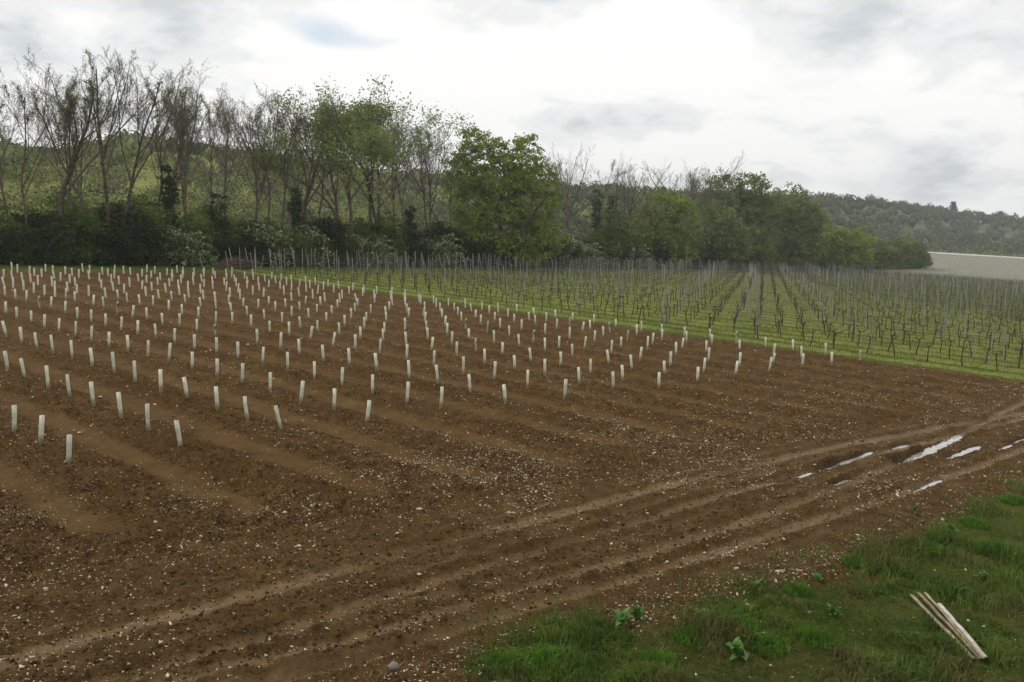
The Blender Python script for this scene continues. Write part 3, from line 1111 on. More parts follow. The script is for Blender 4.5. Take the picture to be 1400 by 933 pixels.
# big green tree: two rounded tops, foliage down to the ground
leafy('green_oak', 685, 367, 1, 'large dense green tree with two rounded tops, leafy down to the hedge',
      [(-3.2, 0, 15.6, 3.6, 3.6, 3.7), (-5.4, 0, 12.4, 3.0, 3.4, 3.2), (2.6, 0, 14.6, 3.6, 3.6, 3.6), (5.2, 0, 12.0, 2.8, 3.3, 3.2), (0, 0, 12.0, 4.2, 4, 4),
       (-3.4, -.5, 8.6, 3.8, 3.6, 3.2), (4.2, -.5, 8.0, 4.2, 4, 3.6), (0.6, -2, 6.2, 4.8, 3.6, 3.6), (-3.6, -1, 3.8, 3.8, 3.2, 3.0), (5.0, -1, 4.2, 3.8, 3.5, 3.2), (1, -1.5, 2.4, 5, 3, 2)],
      1150, 30, .20, .42, M_OAKLEAF, 301)
leafy('green_tree', 905, 368, 2, 'rounded yellow green tree in front of the wide bare crown',
      [(0, 0, 10.4, 4.2, 3.6, 3.6), (-3, 0, 8.2, 3.4, 3.2, 3.4), (3.6, 0, 8.4, 3.4, 3.2, 3.4), (0, -1, 6, 5.4, 4, 3.4), (0, -1, 3, 5.6, 4, 2.8)],
      520, 26, .26, .48, M_OAKLEAF, 311)
leafy('half_leafed_tree', 1005, 369, 3, 'big dark green tree with an airy leafy top right of the bare crowns',
      [(-2, 0, 17.0, 4.6, 4, 3.0), (3, 0, 16.6, 4.4, 4, 2.8), (-4.5, 0, 13, 4.2, 4, 3.6), (5, 0, 13.0, 4.6, 4, 3.6), (0, 0, 10, 7, 5, 4.5), (0, -1, 5, 8, 5, 4.2)],
      620, 24, .27, .55, M_OLIVE, 321, shell=.35)
leafy('green_tree', 1075, 370, 2, 'lower domed green tree on the shoulder of the big dark one',
      [(0, 0, 15.0, 4.6, 4, 3.6), (-4.5, 0, 12, 4.6, 4, 4.2), (4.6, 0, 11.0, 4.0, 4, 4.4), (0, 0, 8.5, 7.2, 5, 4.6), (0, -1, 4.4, 7.6, 5, 4.0)],
      640, 24, .30, .6, M_OLIVE, 331)
leafy('green_tree', 975, 369, 4, 'dull green tree low between the yellow green tree and the big dark one',
      [(0, 0, 9.4, 4.4, 4, 3.6), (-2, 0, 5.4, 5, 4, 4), (3, 0, 5.4, 5, 4, 4)], 330, 22, .30, .6, M_OLIVE, 341)
leafy('green_tree', 1140, 371, 2, 'low green tree stepping down from the domed one to the hedge end',
      [(-3, 0, 8.0, 5.5, 4, 3.5), (4, 0, 7.2, 5.5, 4, 3.4), (0, -1, 4, 9, 4.5, 3.6)], 420, 22, .32, .65, M_OAKLEAF, 351)
leafy('green_tree', 838, 367, 3, 'small yellowish tree in the gap before the rounded yellow green tree',
      [(0, 0, 7.4, 3.0, 3, 3.0), (1, 0, 5, 3.5, 3, 3)], 160, 22, .22, .5, M_BUDLEAF, 361)

# ivy
IV = None


def ivy_trunk(px, top, off, label, w, foot=364, skirt=False, seed=0):
    x, y = site(px, foot)
    s = sight(px, top)
    r = math.hypot(x, y)
    y2, x2 = y * (1 + off / r), x * (1 + off / r)
    h = EYE + s[2] / s[1] * y2 - gz(x2, y2)
    g = np.random.default_rng(seed)
    segs = []
    p = np.array([0, 0, -.2])
    for i in range(8):
        q = p + np.array([g.normal(0, .1), g.normal(0, .1), h / 8])
        segs.append((p, q, .28 - i * .02, .26 - i * .02))
        p = q
    V, F = seg_tubes([a[0] for a in segs], [a[1] for a in segs], [a[2] for a in segs], [a[3] for a in segs], 6)
    tr = make_mesh('trunk', V, F, M_BARK, True)
    bl = []
    for i in range(9):
        f = (i + .5) / 9
        ww = w * (1.0 + (1.8 * max(0, .55 - f) if skirt else 0) + g.uniform(-.25, .25))
        bl.append((g.normal(0, .15 * w), g.normal(0, .15 * w), h * f, ww, ww, h / 9 * 1.1))
    e = plant('ivy_clad_tree', px, foot, off, label, tr, None)
    link('ivy', clump_crown(seed + 7, bl, 150, 22, .13, .25, M_IVY, .5), e)


ivy_trunk(236, 232, 2.5, 'dark ivy clad stump with a forked top among the bare trees', .62, seed=1)
ivy_trunk(300, 268, 1.6, 'ivy skirt spreading round the foot of a bare tree', .75, skirt=True, seed=2)
ivy_trunk(408, 262, 2.5, 'dark narrow ivy column left of the half leafed trees', .6, foot=365, seed=3)
ivy_trunk(815, 262, 3, 'leaning ivy column in the gap right of the green oak', .7, foot=367, seed=4)
ivy_trunk(834, 275, 4, 'shorter ivy column beside the leaning one', .7, foot=367, seed=5)
ivy_trunk(560, 285, 3, 'ivy covered trunk under the lower half leafed tree', .9, foot=366, seed=6)


# ------------------------------------------------------------------ the hedge under the trees
def shrub_mesh(seed, mat, leaf=.13, n=300, per=26, pale=0.0):
    g = np.random.default_rng(seed)
    bl = [(g.uniform(-1.3, 1.3), g.uniform(-.9, .9), g.uniform(.8, 4.2), g.uniform(1.1, 1.8), g.uniform(1, 1.5), g.uniform(.9, 1.5)) for _ in range(9)]
    bl += [(0, 0, 1.0, 2.3, 1.6, 1.2), (0, 0, 2.6, 2.0, 1.6, 1.6)]
    f = clump_crown(seed, bl, n, per, leaf, .32, mat, .45)
    st, _ = grow(seed=seed + 5, H=4.6, stems=5, spread=.5, clear=.15, levels=2, kids=(6, 4, 0, 0), r0=.07, up=.04, tip=.012)
    V, F = seg_tubes([s[1] for s in st], [s[2] for s in st], [s[3] for s in st], [s[4] for s in st], 3)
    extra = None
    if pale:
        C = []
        for _ in range(int(pale)):
            b = bl[g.integers(len(bl))]
            d = g.normal(0, 1, 3)
            d[1] = -abs(d[1])
            d /= np.linalg.norm(d)
            C.append(np.array(b[:3]) + d * np.array(b[3:6]) * 1.08)
        C = np.repeat(np.array(C), 3, 0)
        C += g.normal(0, .18, C.shape)
        extra = leaf_mesh(C, .19, M_PALELEAF, seed + 3, 1.0)
    return f, make_mesh('stems', V, F, M_BARK), extra


SHR = {'dark': [shrub_mesh(401, M_DARKLEAF), shrub_mesh(402, M_DARKLEAF), shrub_mesh(403, M_DARKLEAF)],
       'mid': [shrub_mesh(411, M_MIDLEAF), shrub_mesh(412, M_MIDLEAF)],
       'pale': [shrub_mesh(421, M_MIDLEAF, pale=420), shrub_mesh(422, M_MIDLEAF, pale=300)],
       'green': [shrub_mesh(431, M_OLIVE, leaf=.17)]}


def build_hedge():
    xs = [-62.0]
    pts = []
    x = -66.0
    while x < 121:
        pts.append((x, hedge_y(x)))
        sl = float(np.polyval(HD, np.clip(x, HEDGE[0, 0], HEDGE[-1, 0])))
        d = math.hypot(x, hedge_y(x))
        x += (2.7 + max(0, d - 80) * .012) / math.hypot(1, sl)
    n = 0
    for row, (off, hs) in enumerate(((0.9, .78), (3.6, 1.12))):
        for i, (x, y) in enumerate(pts):
            if row == 1 and i % 5 == 4:
                continue
            px = 700 + FOC * x / (y * math.cos(PITCH))
            q = random.random()
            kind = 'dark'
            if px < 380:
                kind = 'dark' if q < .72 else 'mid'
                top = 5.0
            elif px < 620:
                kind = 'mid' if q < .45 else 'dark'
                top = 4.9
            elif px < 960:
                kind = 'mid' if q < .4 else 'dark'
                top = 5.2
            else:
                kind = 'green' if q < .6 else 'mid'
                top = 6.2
            if row == 0:
                for c, w in ((455, 36), (505, 20), (600, 28), (655, 10), (818, 26), (245, 40), (765, 12), (375, 10), (880, 8)):
                    if abs(px - c) < w:
                        kind = 'pale'
            if px > 1120:
                top = np.interp(px, [1120, 1200, 1275], [6.6, 7.2, 6.6])
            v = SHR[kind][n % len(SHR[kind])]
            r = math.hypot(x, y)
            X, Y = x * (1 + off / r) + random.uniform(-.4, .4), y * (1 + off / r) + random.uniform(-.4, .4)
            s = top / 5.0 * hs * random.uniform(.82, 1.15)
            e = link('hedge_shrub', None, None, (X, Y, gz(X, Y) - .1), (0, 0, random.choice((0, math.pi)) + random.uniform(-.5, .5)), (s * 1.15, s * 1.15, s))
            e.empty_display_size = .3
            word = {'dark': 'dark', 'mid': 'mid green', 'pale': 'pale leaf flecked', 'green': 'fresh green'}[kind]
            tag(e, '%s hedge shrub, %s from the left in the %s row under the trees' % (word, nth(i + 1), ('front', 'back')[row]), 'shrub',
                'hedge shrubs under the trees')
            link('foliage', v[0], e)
            link('stems', v[1], e)
            if v[2]:
                link('pale_leaves', v[2], e)
            n += 1


build_hedge()


def brush_pile():
    g = np.random.default_rng(77)
    n = 420
    x0, y0 = site(324, 368)
    d = np.array([site(346, 368)[0] - x0, site(346, 368)[1] - y0])
    s = g.uniform(-1.1, 1.1, n)
    P = np.stack([x0 + d[0] * s + g.normal(0, .3, n), y0 + d[1] * s + g.normal(0, .5, n), np.zeros(n)], 1)
    P[:, 2] = ground_z(P[:, 0], P[:, 1]) + g.uniform(.05, 1.0, n) * (1.2 - .5 * np.abs(s))
    D = g.normal(0, 1, (n, 3)) * np.array([.8, .4, .22])
    V, F = seg_tubes(P - D * .5, P + D * .5, np.full(n, .022), np.full(n, .010), 3)
    tag(link('brushwood_pile', make_mesh('brushwood_pile', V, F, M_BRUSH)), 'low pile of dead brown brushwood heaped before the hedge', 'brushwood')


brush_pile()

# ------------------------------------------------------------------ woods on the hill
def tinted(name, cols, pts_attr='tint'):
    m, t = new_mat(name)
    p = principled(t, .9, .1)
    r = N(t, 'ShaderNodeValToRGB')
    r.color_ramp.interpolation = 'CONSTANT'
    e = r.color_ramp.elements
    e[0].color = cols[0] + (1,)
    e[0].position = 0
    e[1].position = 1.0 / len(cols)
    e[1].color = cols[1] + (1,)
    for i in range(2, len(cols)):
        k = e.new(i / len(cols))
        k.color = cols[i] + (1,)
    t.links.new(attr(t, 'tint'), r.inputs[0])
    pos = N(t, 'ShaderNodeNewGeometry').outputs['Position']
    c = mix_rgb(t, mrange(t, noise(t, .35, 4, .6, pos), .35, .65, 0, .5), r.outputs[0], (.05, .055, .022), 'MIX')
    t.links.new(c, p.inputs['Base Color'])
    return m


M_WOODS = tinted('woodland_leaf', [(.075, .092, .034), (.115, .128, .050), (.175, .205, .044), (.25, .265, .072), (.125, .110, .080), (.090, .092, .060)])


def build_woods():
    g = np.random.default_rng(900)
    n = 8500
    t = g.uniform(-.80, .80, n)
    q = g.uniform(0, 1, n)
    D, Df = np.interp(t, _rt, _rd), np.interp(t, _rt, _rf)
    Df = np.where(t < .30, Df + 12, Df)
    r = np.where(g.uniform(0, 1, n) < .22, D * g.uniform(.94, 1.05, n), Df * (D / Df) ** q)
    a = np.arctan(t)
    x, y = r * np.sin(a), r * np.cos(a)
    pn = fbm(x, y, 55, 910, 3)
    pn2 = fbm(x, y, 25, 915, 3)
    # open meadow on the left hill, woods elsewhere
    wood_p = np.interp(t, [-.65, -.5, -.3, -.1, .05, .4], [.70, .55, .62, .85, 1, 1])
    wood_p = np.where(r > D * .93, 1.0, wood_p + pn * 1.2)
    dens = np.interp(r, [100, 250, 500, 1000], [.42, .42, .34, .5])
    keep = (g.uniform(0, 1, n) < wood_p) & (g.uniform(0, 1, n) < dens)
    x, y, r, t, pn, pn2, D = [v[keep] for v in (x, y, r, t, pn, pn2, D)]
    n = len(x)
    z = ground_z(x, y)
    q = g.uniform(0, 1, n) + pn2 * .8
    tint = np.zeros(n, int)
    left = np.interp(t, [-.6, -.1, .1, .4], [1, .6, .15, 0])
    tint = np.where(q < .25, 0, np.where(q < .5, 1, np.where(q < .62 + .15 * (1 - left), 5, np.where(q < .80, 4, 1))))
    bright = (g.uniform(0, 1, n) < left * .75) & (r < D * .93)
    tint = np.where(bright, np.where(g.uniform(0, 1, n) < .5, 2, 3), tint)
    nearw = r < 290

    def crowns(sel, per, ks, name, body):
        X, Y, Z, RR, DD, TT = x[sel], y[sel], z[sel], r[sel], D[sel], tint[sel]
        k = len(X)
        R = g.uniform(2.2, 3.8, k) * (1 + RR / 1800)
        Hh = R * g.uniform(.9, 1.3, k) * np.where(RR > DD * .93, .9, 1)
        d = g.normal(0, 1, (k, per, 3))
        d /= np.linalg.norm(d, axis=2, keepdims=True)
        d[:, :, 2] = np.abs(d[:, :, 2]) * 1.1 - .25
        rad = g.uniform(.55 if not body else .72, 1.08, (k, per, 1))
        C = np.stack([X, Y, Z + Hh * .75], 1)[:, None] + d * rad * np.stack([R, R, Hh], 1)[:, None]
        S = (R * ks)[:, None, None] * g.uniform(.5, 1.2, (k, per, 1))
        A = g.normal(0, 1, (k, per, 3))
        nr = d + g.normal(0, .6, d.shape)
        A = np.cross(nr, A)
        A /= np.linalg.norm(A, axis=2, keepdims=True)
        B = np.cross(nr, A)
        B /= np.linalg.norm(B, axis=2, keepdims=True)
        V = np.stack([C + A * S, C + B * S * .8, C - A * S, C - B * S * .8], 2).reshape(-1, 3)
        F = [np.arange(len(V)).reshape(-1, 4)]
        tt = np.repeat((TT + .5) / 6.0, per * 4)
        if body:
            OV = (OCT[None] * np.stack([R, R, Hh], 1)[:, None] * .66 + np.stack([X, Y, Z + Hh * .7], 1)[:, None]).reshape(-1, 3)
            F.append((OCTF[None] + (np.arange(k) * 6)[:, None, None]).reshape(-1, 3) + len(V))
            V = np.vstack([V, OV])
            tt = np.concatenate([tt, np.repeat((TT + .5) / 6.0, 6)])
        me = make_mesh(name, V, F, M_WOODS, False, {'tint': tt})
        tag(link(name, me), kind='stuff')
        print(name, k)
    crowns(nearw, 180, .092, 'hillside_scrub', False)
    crowns(~nearw, 50, .17, 'distant_woodland', True)


build_woods()


def far_tree(px, base_py, top_py, D, label, conifer, seed):
    s0 = sight(px, base_py)
    k = D / math.hypot(s0[0], s0[1])
    x, y = s0[0] * k, s0[1] * k
    z = gz(x, y)
    zt = EYE + sight(px, top_py)[2] / sight(px, top_py)[1] * y
    H = zt - z
    g = np.random.default_rng(seed)
    V, F = seg_tubes([(0, 0, -.5)], [(0, 0, H * .8)], [.5], [.15], 6)
    e = link('distant_tree', None, None, (x, y, z))
    tag(e, label, 'tree')
    link('trunk', make_mesh('trunk', V, F, M_BARK), e)
    if conifer:
        bl = [(g.uniform(-.5, .5), 0, H * f, 5.2 * (1.08 - f) + .8, 3, H * .06) for f in np.linspace(.35, .97, 8)]
    else:
        bl = [(g.uniform(-3, 3), 0, H * f, 4.5, 4, H * .16) for f in (.5, .62, .75, .85)]
    link('crown', clump_crown(seed, bl, 90, 12, .75, .6, M_IVY if conifer else M_OLIVE, .4), e)


far_tree(1303, 292, 277, 875, 'lone dark conifer standing up from the skyline of the right hill', True, 5)
far_tree(1248, 284, 280, 820, 'rounded tree on the skyline left of the lone conifer', False, 6)
far_tree(1338, 294, 289, 900, 'rounded tree on the skyline just right of the lone conifer', False, 7)
far_tree(1368, 296, 290, 930, 'pointed tree group on the skyline near the right edge', True, 8)


def far_field_line():
    # hedge and pale stakes along the far edge of the pale field
    g = np.random.default_rng(41)
    C, P0, P1 = [], [], []
    for px in np.arange(1262, 1480, 2.2):
        s = sight(px, 349.0 + (px - 1262) * .012)
        k = 455 / s[1]
        x, y = s[0] * k, 455.0
        z = gz(x, y)
        for _ in range(7):
            C.append((x + g.normal(0, .5), y + 9 + g.normal(0, 1), z + abs(g.normal(0, 1.3)) + .3))
        if g.uniform() < .8:
            P0.append((x, y, z - .2))
            P1.append((x + g.normal(0, .1), y, z + g.uniform(1.5, 2.1)))
    C = np.array(C)
    o = link('far_hedge', leaf_mesh(C, 1.1, M_OLIVE, 4))
    tag(o, 'low dark hedge along the far edge of the pale field', 'hedge')
    V, F = seg_tubes(P0, P1, np.full(len(P0), .06), np.full(len(P0), .06), 4)
    tag(link('far_stakes', make_mesh('far_stakes', V, F, M_FARSTAKE)), kind='stuff')
    V, F = [], []
    xs = np.arange(1250, 1500, 6.0)
    pts = []
    for px in xs:
        s = sight(px, 350)
        k = 447 / s[1]
        pts.append((s[0] * k, 447.0, gz(s[0] * k, 447.0)))
    W = []
    for p in pts:
        W += [(p[0], p[1] - 1.4, gz(p[0], p[1] - 1.4) + .12), (p[0], p[1] + 1.8, gz(p[0], p[1] + 1.8) + .75)]
    Fq = [(2 * i, 2 * i + 2, 2 * i + 3, 2 * i + 1) for i in range(len(pts) - 1)]
    tag(link('chalk_path', make_mesh('chalk_path', W, Fq, M_CHALK)), kind='structure')


M_FARSTAKE = simple_mat('pale_stake', (.35, .36, .34), (.5, .5, .47), 1)
M_CHALK = simple_mat('chalk_path', (.42, .41, .37), (.58, .57, .52), .6, .9, .1)
far_field_line()

# ------------------------------------------------------------------ planting guards in their rows
TUBE_DATA = """0 -9 -11.49 19 5 65;0 -8 -10.35 18.06 6 63;0 -7 -9.16 16.93 7 63;1 -12 -15.46 25.48 -4 61;1 -11 -14.5 24.73 -5 61;1 -10 -13.23 23.67 -5 68;1 -9 -12.09 22.66 -4 62;1 -8 -10.98 21.71 -2 64;1 -7 -9.72 20.55 -5 66;1 -6 -8.68 19.67 3 67;1 -5 -7.51 18.62 -5 66;2 -15 -19.28 31.86 -9 62;2 -14 -18.24 31.06 -3 63;2 -13 -17.02 29.9 -7 60;2 -12 -15.96 28.99 -5 65;2 -11 -14.87 28.17 -2 64;2 -10 -13.64 27.06 -3 66;2 -9 -12.49 26.12 -2 67;2 -8 -11.4 25.14 -1 67;2 -7 -10.18 24.02 0 67;2 -6 -9.13 23.28 -7 61;2 -5 -7.9 22.17 -1 64;2 -4 -6.81 21.28 -6 62;2 -3 -5.71 20.41 -12 61;3 -18 -23.32 38.61 3 61;3 -17 -22.11 37.38 4 60;3 -16 -20.98 36.51 4 57;3 -15 -19.65 35.13 6 64;3 -14 -18.69 34.46 5 61;3 -13 -17.49 33.47 5 62;3 -12 -16.38 32.5 3 60;3 -11 -15.17 31.38 6 62;3 -10 -14.01 30.42 0 63;3 -9 -12.97 29.68 7 61;3 -8 -11.83 28.7 7 63;3 -7 -10.62 27.61 2 59;3 -6 -9.53 26.82 4 60;3 -5 -8.35 25.69 5 62;3 -4 -7.25 24.84 2 61;3 -3 -6.02 23.54 10 67;3 -2 -4.94 22.93 3 61;3 -1 -3.84 21.81 8 60;4 -21 -27.16 45.04 3 63;4 -20 -26.07 44.13 2 63;4 -19 -24.98 43.16 7 64;4 -18 -23.51 41.73 3 62;4 -17 -22.59 41.1 7 61;4 -16 -21.45 40.21 7 64;4 -15 -20.18 38.86 3 60;4 -14 -19.04 37.89 3 61;4 -13 -17.93 36.9 3 60;4 -12 -16.84 36 3 62;4 -11 -15.64 34.9 4 64;4 -10 -14.5 33.99 0 61;4 -9 -13.36 33.07 4 63;4 -8 -12.21 32.07 3 63;4 -7 -11.12 31.37 2 61;4 -6 -9.96 30.26 1 62;4 -5 -8.79 29.33 5 62;4 -4 -7.6 28.15 3 65;4 -3 -6.5 27.31 1 63;4 -2 -5.42 26.41 4 63;4 -1 -4.28 25.42 1 61;4 0 -3.1 24.39 5 66;4 1 -2.05 23.76 5 62;5 -24 -31.14 51.64 -12 59;5 -23 -30.02 50.64 3 65;5 -22 -28.81 49.62 1 65;5 -21 -27.62 48.57 3 63;5 -20 -26.49 47.64 2 60;5 -19 -25.47 46.84 2 61;5 -18 -24.34 45.81 4 66;5 -17 -23.37 44.88 5 64;5 -16 -21.74 43.56 6 63;5 -15 -20.8 42.76 -1 62;5 -14 -19.48 41.35 8 65;5 -13 -18.15 40.03 10 65;5 -12 -17.13 39.33 0 62;5 -11 -16 38.31 2 60;5 -10 -14.97 37.66 3 60;5 -9 -13.87 36.76 3 59;5 -8 -12.7 35.78 2 54;5 -6 -10.36 33.92 1 63;5 -5 -9.12 32.87 3 66;5 -5 -9.11 32.84 2 66;5 -4 -8.13 31.89 0 65;5 -3 -6.98 30.87 -3 65;5 -2 -5.89 30.18 -2 65;5 -1 -4.72 29.02 -5 63;5 0 -3.48 28.1 -2 68;5 1 -2.45 27.32 -4 62;5 2 -1.32 26.18 -4 61;5 3 -0.2 25.05 -5 60;6 -13 -19.05 44.51 4 63;6 -12 -17.71 43.23 4 63;6 -11 -16.52 41.93 3 63;6 -10 -15.21 40.65 2 62;6 -9 -14.2 40.07 4 61;6 -8 -13.14 39.33 1 58;6 -7 -12.07 38.68 2 59;6 -6 -10.89 37.58 2 59;6 -5 -9.72 36.46 1 66;6 -4 -8.63 35.74 11 62;6 -3 -7.41 34.42 12 64;6 -2 -6.33 33.66 1 65;6 -1 -5.27 33.14 7 62;6 0 -4.05 32.08 2 63;6 1 -2.89 30.77 3 60;6 2 -1.75 29.7 2 64;6 3 -0.62 28.7 5 64;6 4 0.51 27.6 2 63;6 5 1.68 26.36 3 64;7 -15 -21.82 50.11 -2 60;7 -14 -21.03 50.04 -4 54;7 -13 -19.46 48.07 -3 60;7 -12 -18.26 46.97 -5 55;7 -11 -16.98 45.79 -4 60;7 -10 -15.98 45.28 -2 56;7 -9 -14.75 44.1 -6 56;7 -8 -13.57 42.94 0 55;7 -7 -12.38 41.92 -2 54;7 -6 -11.2 40.78 2 57;7 -6 -11.16 40.66 2 58;7 -5 -10.06 39.77 -3 59;7 -4 -9.06 38.95 1 55;7 -3 -7.84 37.9 1 60;7 -2 -6.74 37.19 -1 57;7 -1 -5.65 36.69 -2 57;7 0 -4.5 35.47 -2 65;7 1 -3.34 34.52 8 59;7 2 -2.21 33.42 1 61;7 3 -1.06 32.18 0 63;7 4 0.1 31.4 -2 57;7 5 1.2 30.24 0 59;7 6 2.38 29.31 -3 59;7 7 3.45 28.26 -2 60;8 -10 -16.22 48.08 2 60;8 -9 -15.08 47.11 2 57;8 -8 -13.9 45.92 4 61;8 -7 -12.82 45.35 3 58;8 -6 -11.63 44.2 3 62;8 -5 -10.5 43.27 -1 57;8 -4 -9.41 42.39 2 54;8 -3 -8.23 41.16 1 59;8 -2 -7.14 40.41 1 63;8 -1 -6.05 39.57 1 60;8 0 -4.87 38.2 0 62;8 1 -3.81 37.72 -1 59;8 2 -2.67 36.82 4 60;8 3 -1.54 35.76 -1 60;8 4 -0.41 34.99 2 56;8 5 0.77 33.72 -6 61;8 6 1.92 32.84 0 60;8 7 3 31.68 -1 60;8 8 4.06 30.48 -3 60;8 9 5.23 29.5 0 59;9 -8 -14.36 49.49 2 53;9 -7 -13.06 48.31 2 60;9 -6 -12.05 47.61 0 54;9 -5 -10.87 46.69 2 45;9 -4 -9.92 46.1 0 54;9 -3 -8.58 44.67 0 61;9 -2 -7.63 43.91 0 51;9 -1 -6.49 43.14 1 55;9 0 -5.36 42.01 -2 55;9 1 -4.25 41.58 -1 53;9 2 -3.12 40.05 3 63;9 3 -2.02 39.25 -1 55;9 4 -0.82 38.15 -1 63;9 5 0.34 37.62 -5 59;9 6 1.44 36.53 0 64;9 7 2.59 35.58 -3 57;9 8 3.97 34.09 -8 62;9 9 4.8 33.32 -5 62;9 10 5.96 32.43 -3 54;9 11 6.97 31.27 3 60;9 11 6.98 31.26 3 59;10 -4 -10.23 49.23 0 58;10 -3 -8.98 47.92 1 59;10 -2 -7.99 47.37 2 59;10 1 -4.64 44.49 7 60;10 2 -3.48 43.34 6 60;10 3 -2.38 42.78 4 58;10 4 -1.25 41.74 6 62;10 5 -0.13 40.87 -1 60;10 6 1.02 39.82 5 59;10 7 2.16 38.3 1 65;10 8 3.29 37.99 8 63;10 9 4.39 36.97 5 65;10 10 5.51 35.82 6 61;10 11 6.62 34.79 1 66;10 12 7.77 33.73 5 64;10 13 8.99 33.4 8 60;11 -3 -9.52 51.69 1 56;11 1 -5.07 47.86 9 56;11 2 -3.93 46.97 1 60;11 3 -2.79 46.14 0 62;11 4 -1.7 45.01 4 59;11 5 -0.63 44.12 0 61;11 6 0.5 43.38 1 63;11 7 1.68 42.25 1 60;11 8 2.85 41.42 2 66;11 9 4.02 40.79 4 61;11 10 5.18 39.78 3 55;11 11 6.28 38.74 4 63;11 12 7.4 37.64 1 62;11 13 8.6 36.49 3 92;11 14 9.8 35.81 2 91;11 15 10.74 34.75 8 63;12 3 -3.22 49.86 0 57;12 4 -2.11 48.88 0 55;12 5 -1 47.66 3 60;12 6 0.11 47.1 2 53;12 7 1.3 46.39 -2 53;12 8 2.4 45.16 4 61;12 9 3.67 43.99 11 60;12 10 4.7 43.11 -1 60;12 11 5.82 42.19 6 60;12 12 6.94 41.29 5 59;12 13 8.22 40.43 9 57;12 16 11.86 37.89 8 53;12 17 12.75 36.57 4 62;13 3 -3.63 52.76 0 60;13 4 -2.51 52.24 -8 60;13 5 -1.39 51.33 -1 61;13 6 -0.26 50.3 2 60;13 7 1.02 49.5 -3 56;13 8 1.99 48.66 1 58;13 9 3.27 47.29 -1 60;13 10 4.32 46.14 -2 62;13 11 5.36 45.59 -6 64;13 12 6.62 44.34 -1 66;13 13 7.74 43.24 3 60;13 14 8.93 42.7 -1 65;13 15 10.07 42.03 -2 55;13 16 11.36 41.6 -2 60;13 17 12.4 39.53 5 70;13 18 13.53 38.91 -1 63;13 19 14.57 37.9 -4 62;14 1 -6.4 57.85 -1 61;14 2 -5.36 57.43 0 58;14 3 -4.28 56.51 1 55;14 4 -3.09 55.51 -1 63;14 5 -1.96 54.63 0 55;14 6 -0.88 53.68 -2 63;14 7 0.3 53.19 0 59;14 8 1.38 52.06 -6 55;14 10 3.65 50.46 1 56;14 11 4.82 49.36 2 60;14 12 6.07 49.09 2 52;14 14 8.44 47.36 5 54;14 15 9.44 45.72 0 59;14 16 10.64 44.9 -1 60;14 17 11.82 43.9 -1 63;14 18 13.13 43.16 -1 60;14 19 14.21 42.13 -1 62;14 20 15.28 40.63 -1 62;14 21 16.69 39.96 4 60"""


def guard_mesh(seed, mat):
    """thin walled square sleeve with softened corners, open at the top"""
    g = random.Random(seed)
    w, h, c = .040, 1.0, .010
    out = [(w, w - c), (w - c, w), (c - w, w), (-w, w - c), (-w, c - w), (c - w, -w), (w - c, -w), (w, c - w)]
    V, F = [], []
    lv = [(-.04, 1.0), (0.33, 1 + g.uniform(-.06, .05)), (0.66, 1 + g.uniform(-.06, .06)), (h, 1.03)]
    bx, by = g.uniform(-.012, .012), g.uniform(-.012, .012)
    for z, k in lv:
        b = math.sin(z * math.pi)
        for x, y in out:
            V.append((x * k + bx * b, y * k + by * b, z))
    for x, y in out:
        V.append((x * .90, y * .90, h))
    for x, y in out:
        V.append((x * .88, y * .88, .55))
    for j in range(5):
        for i in range(8):
            F.append((j * 8 + i, j * 8 + (i + 1) % 8, (j + 1) * 8 + (i + 1) % 8, (j + 1) * 8 + i))
    F.append(tuple(40 + i for i in range(8)))
    V = np.array(V)
    return make_mesh('plant_guard', V, [np.array([f for f in F if len(f) == 4]), np.array([f for f in F if len(f) == 8])], mat)


GUARDS = [guard_mesh(i, M_TUBE) for i in range(5)] + [guard_mesh(9, M_MUDDY)]


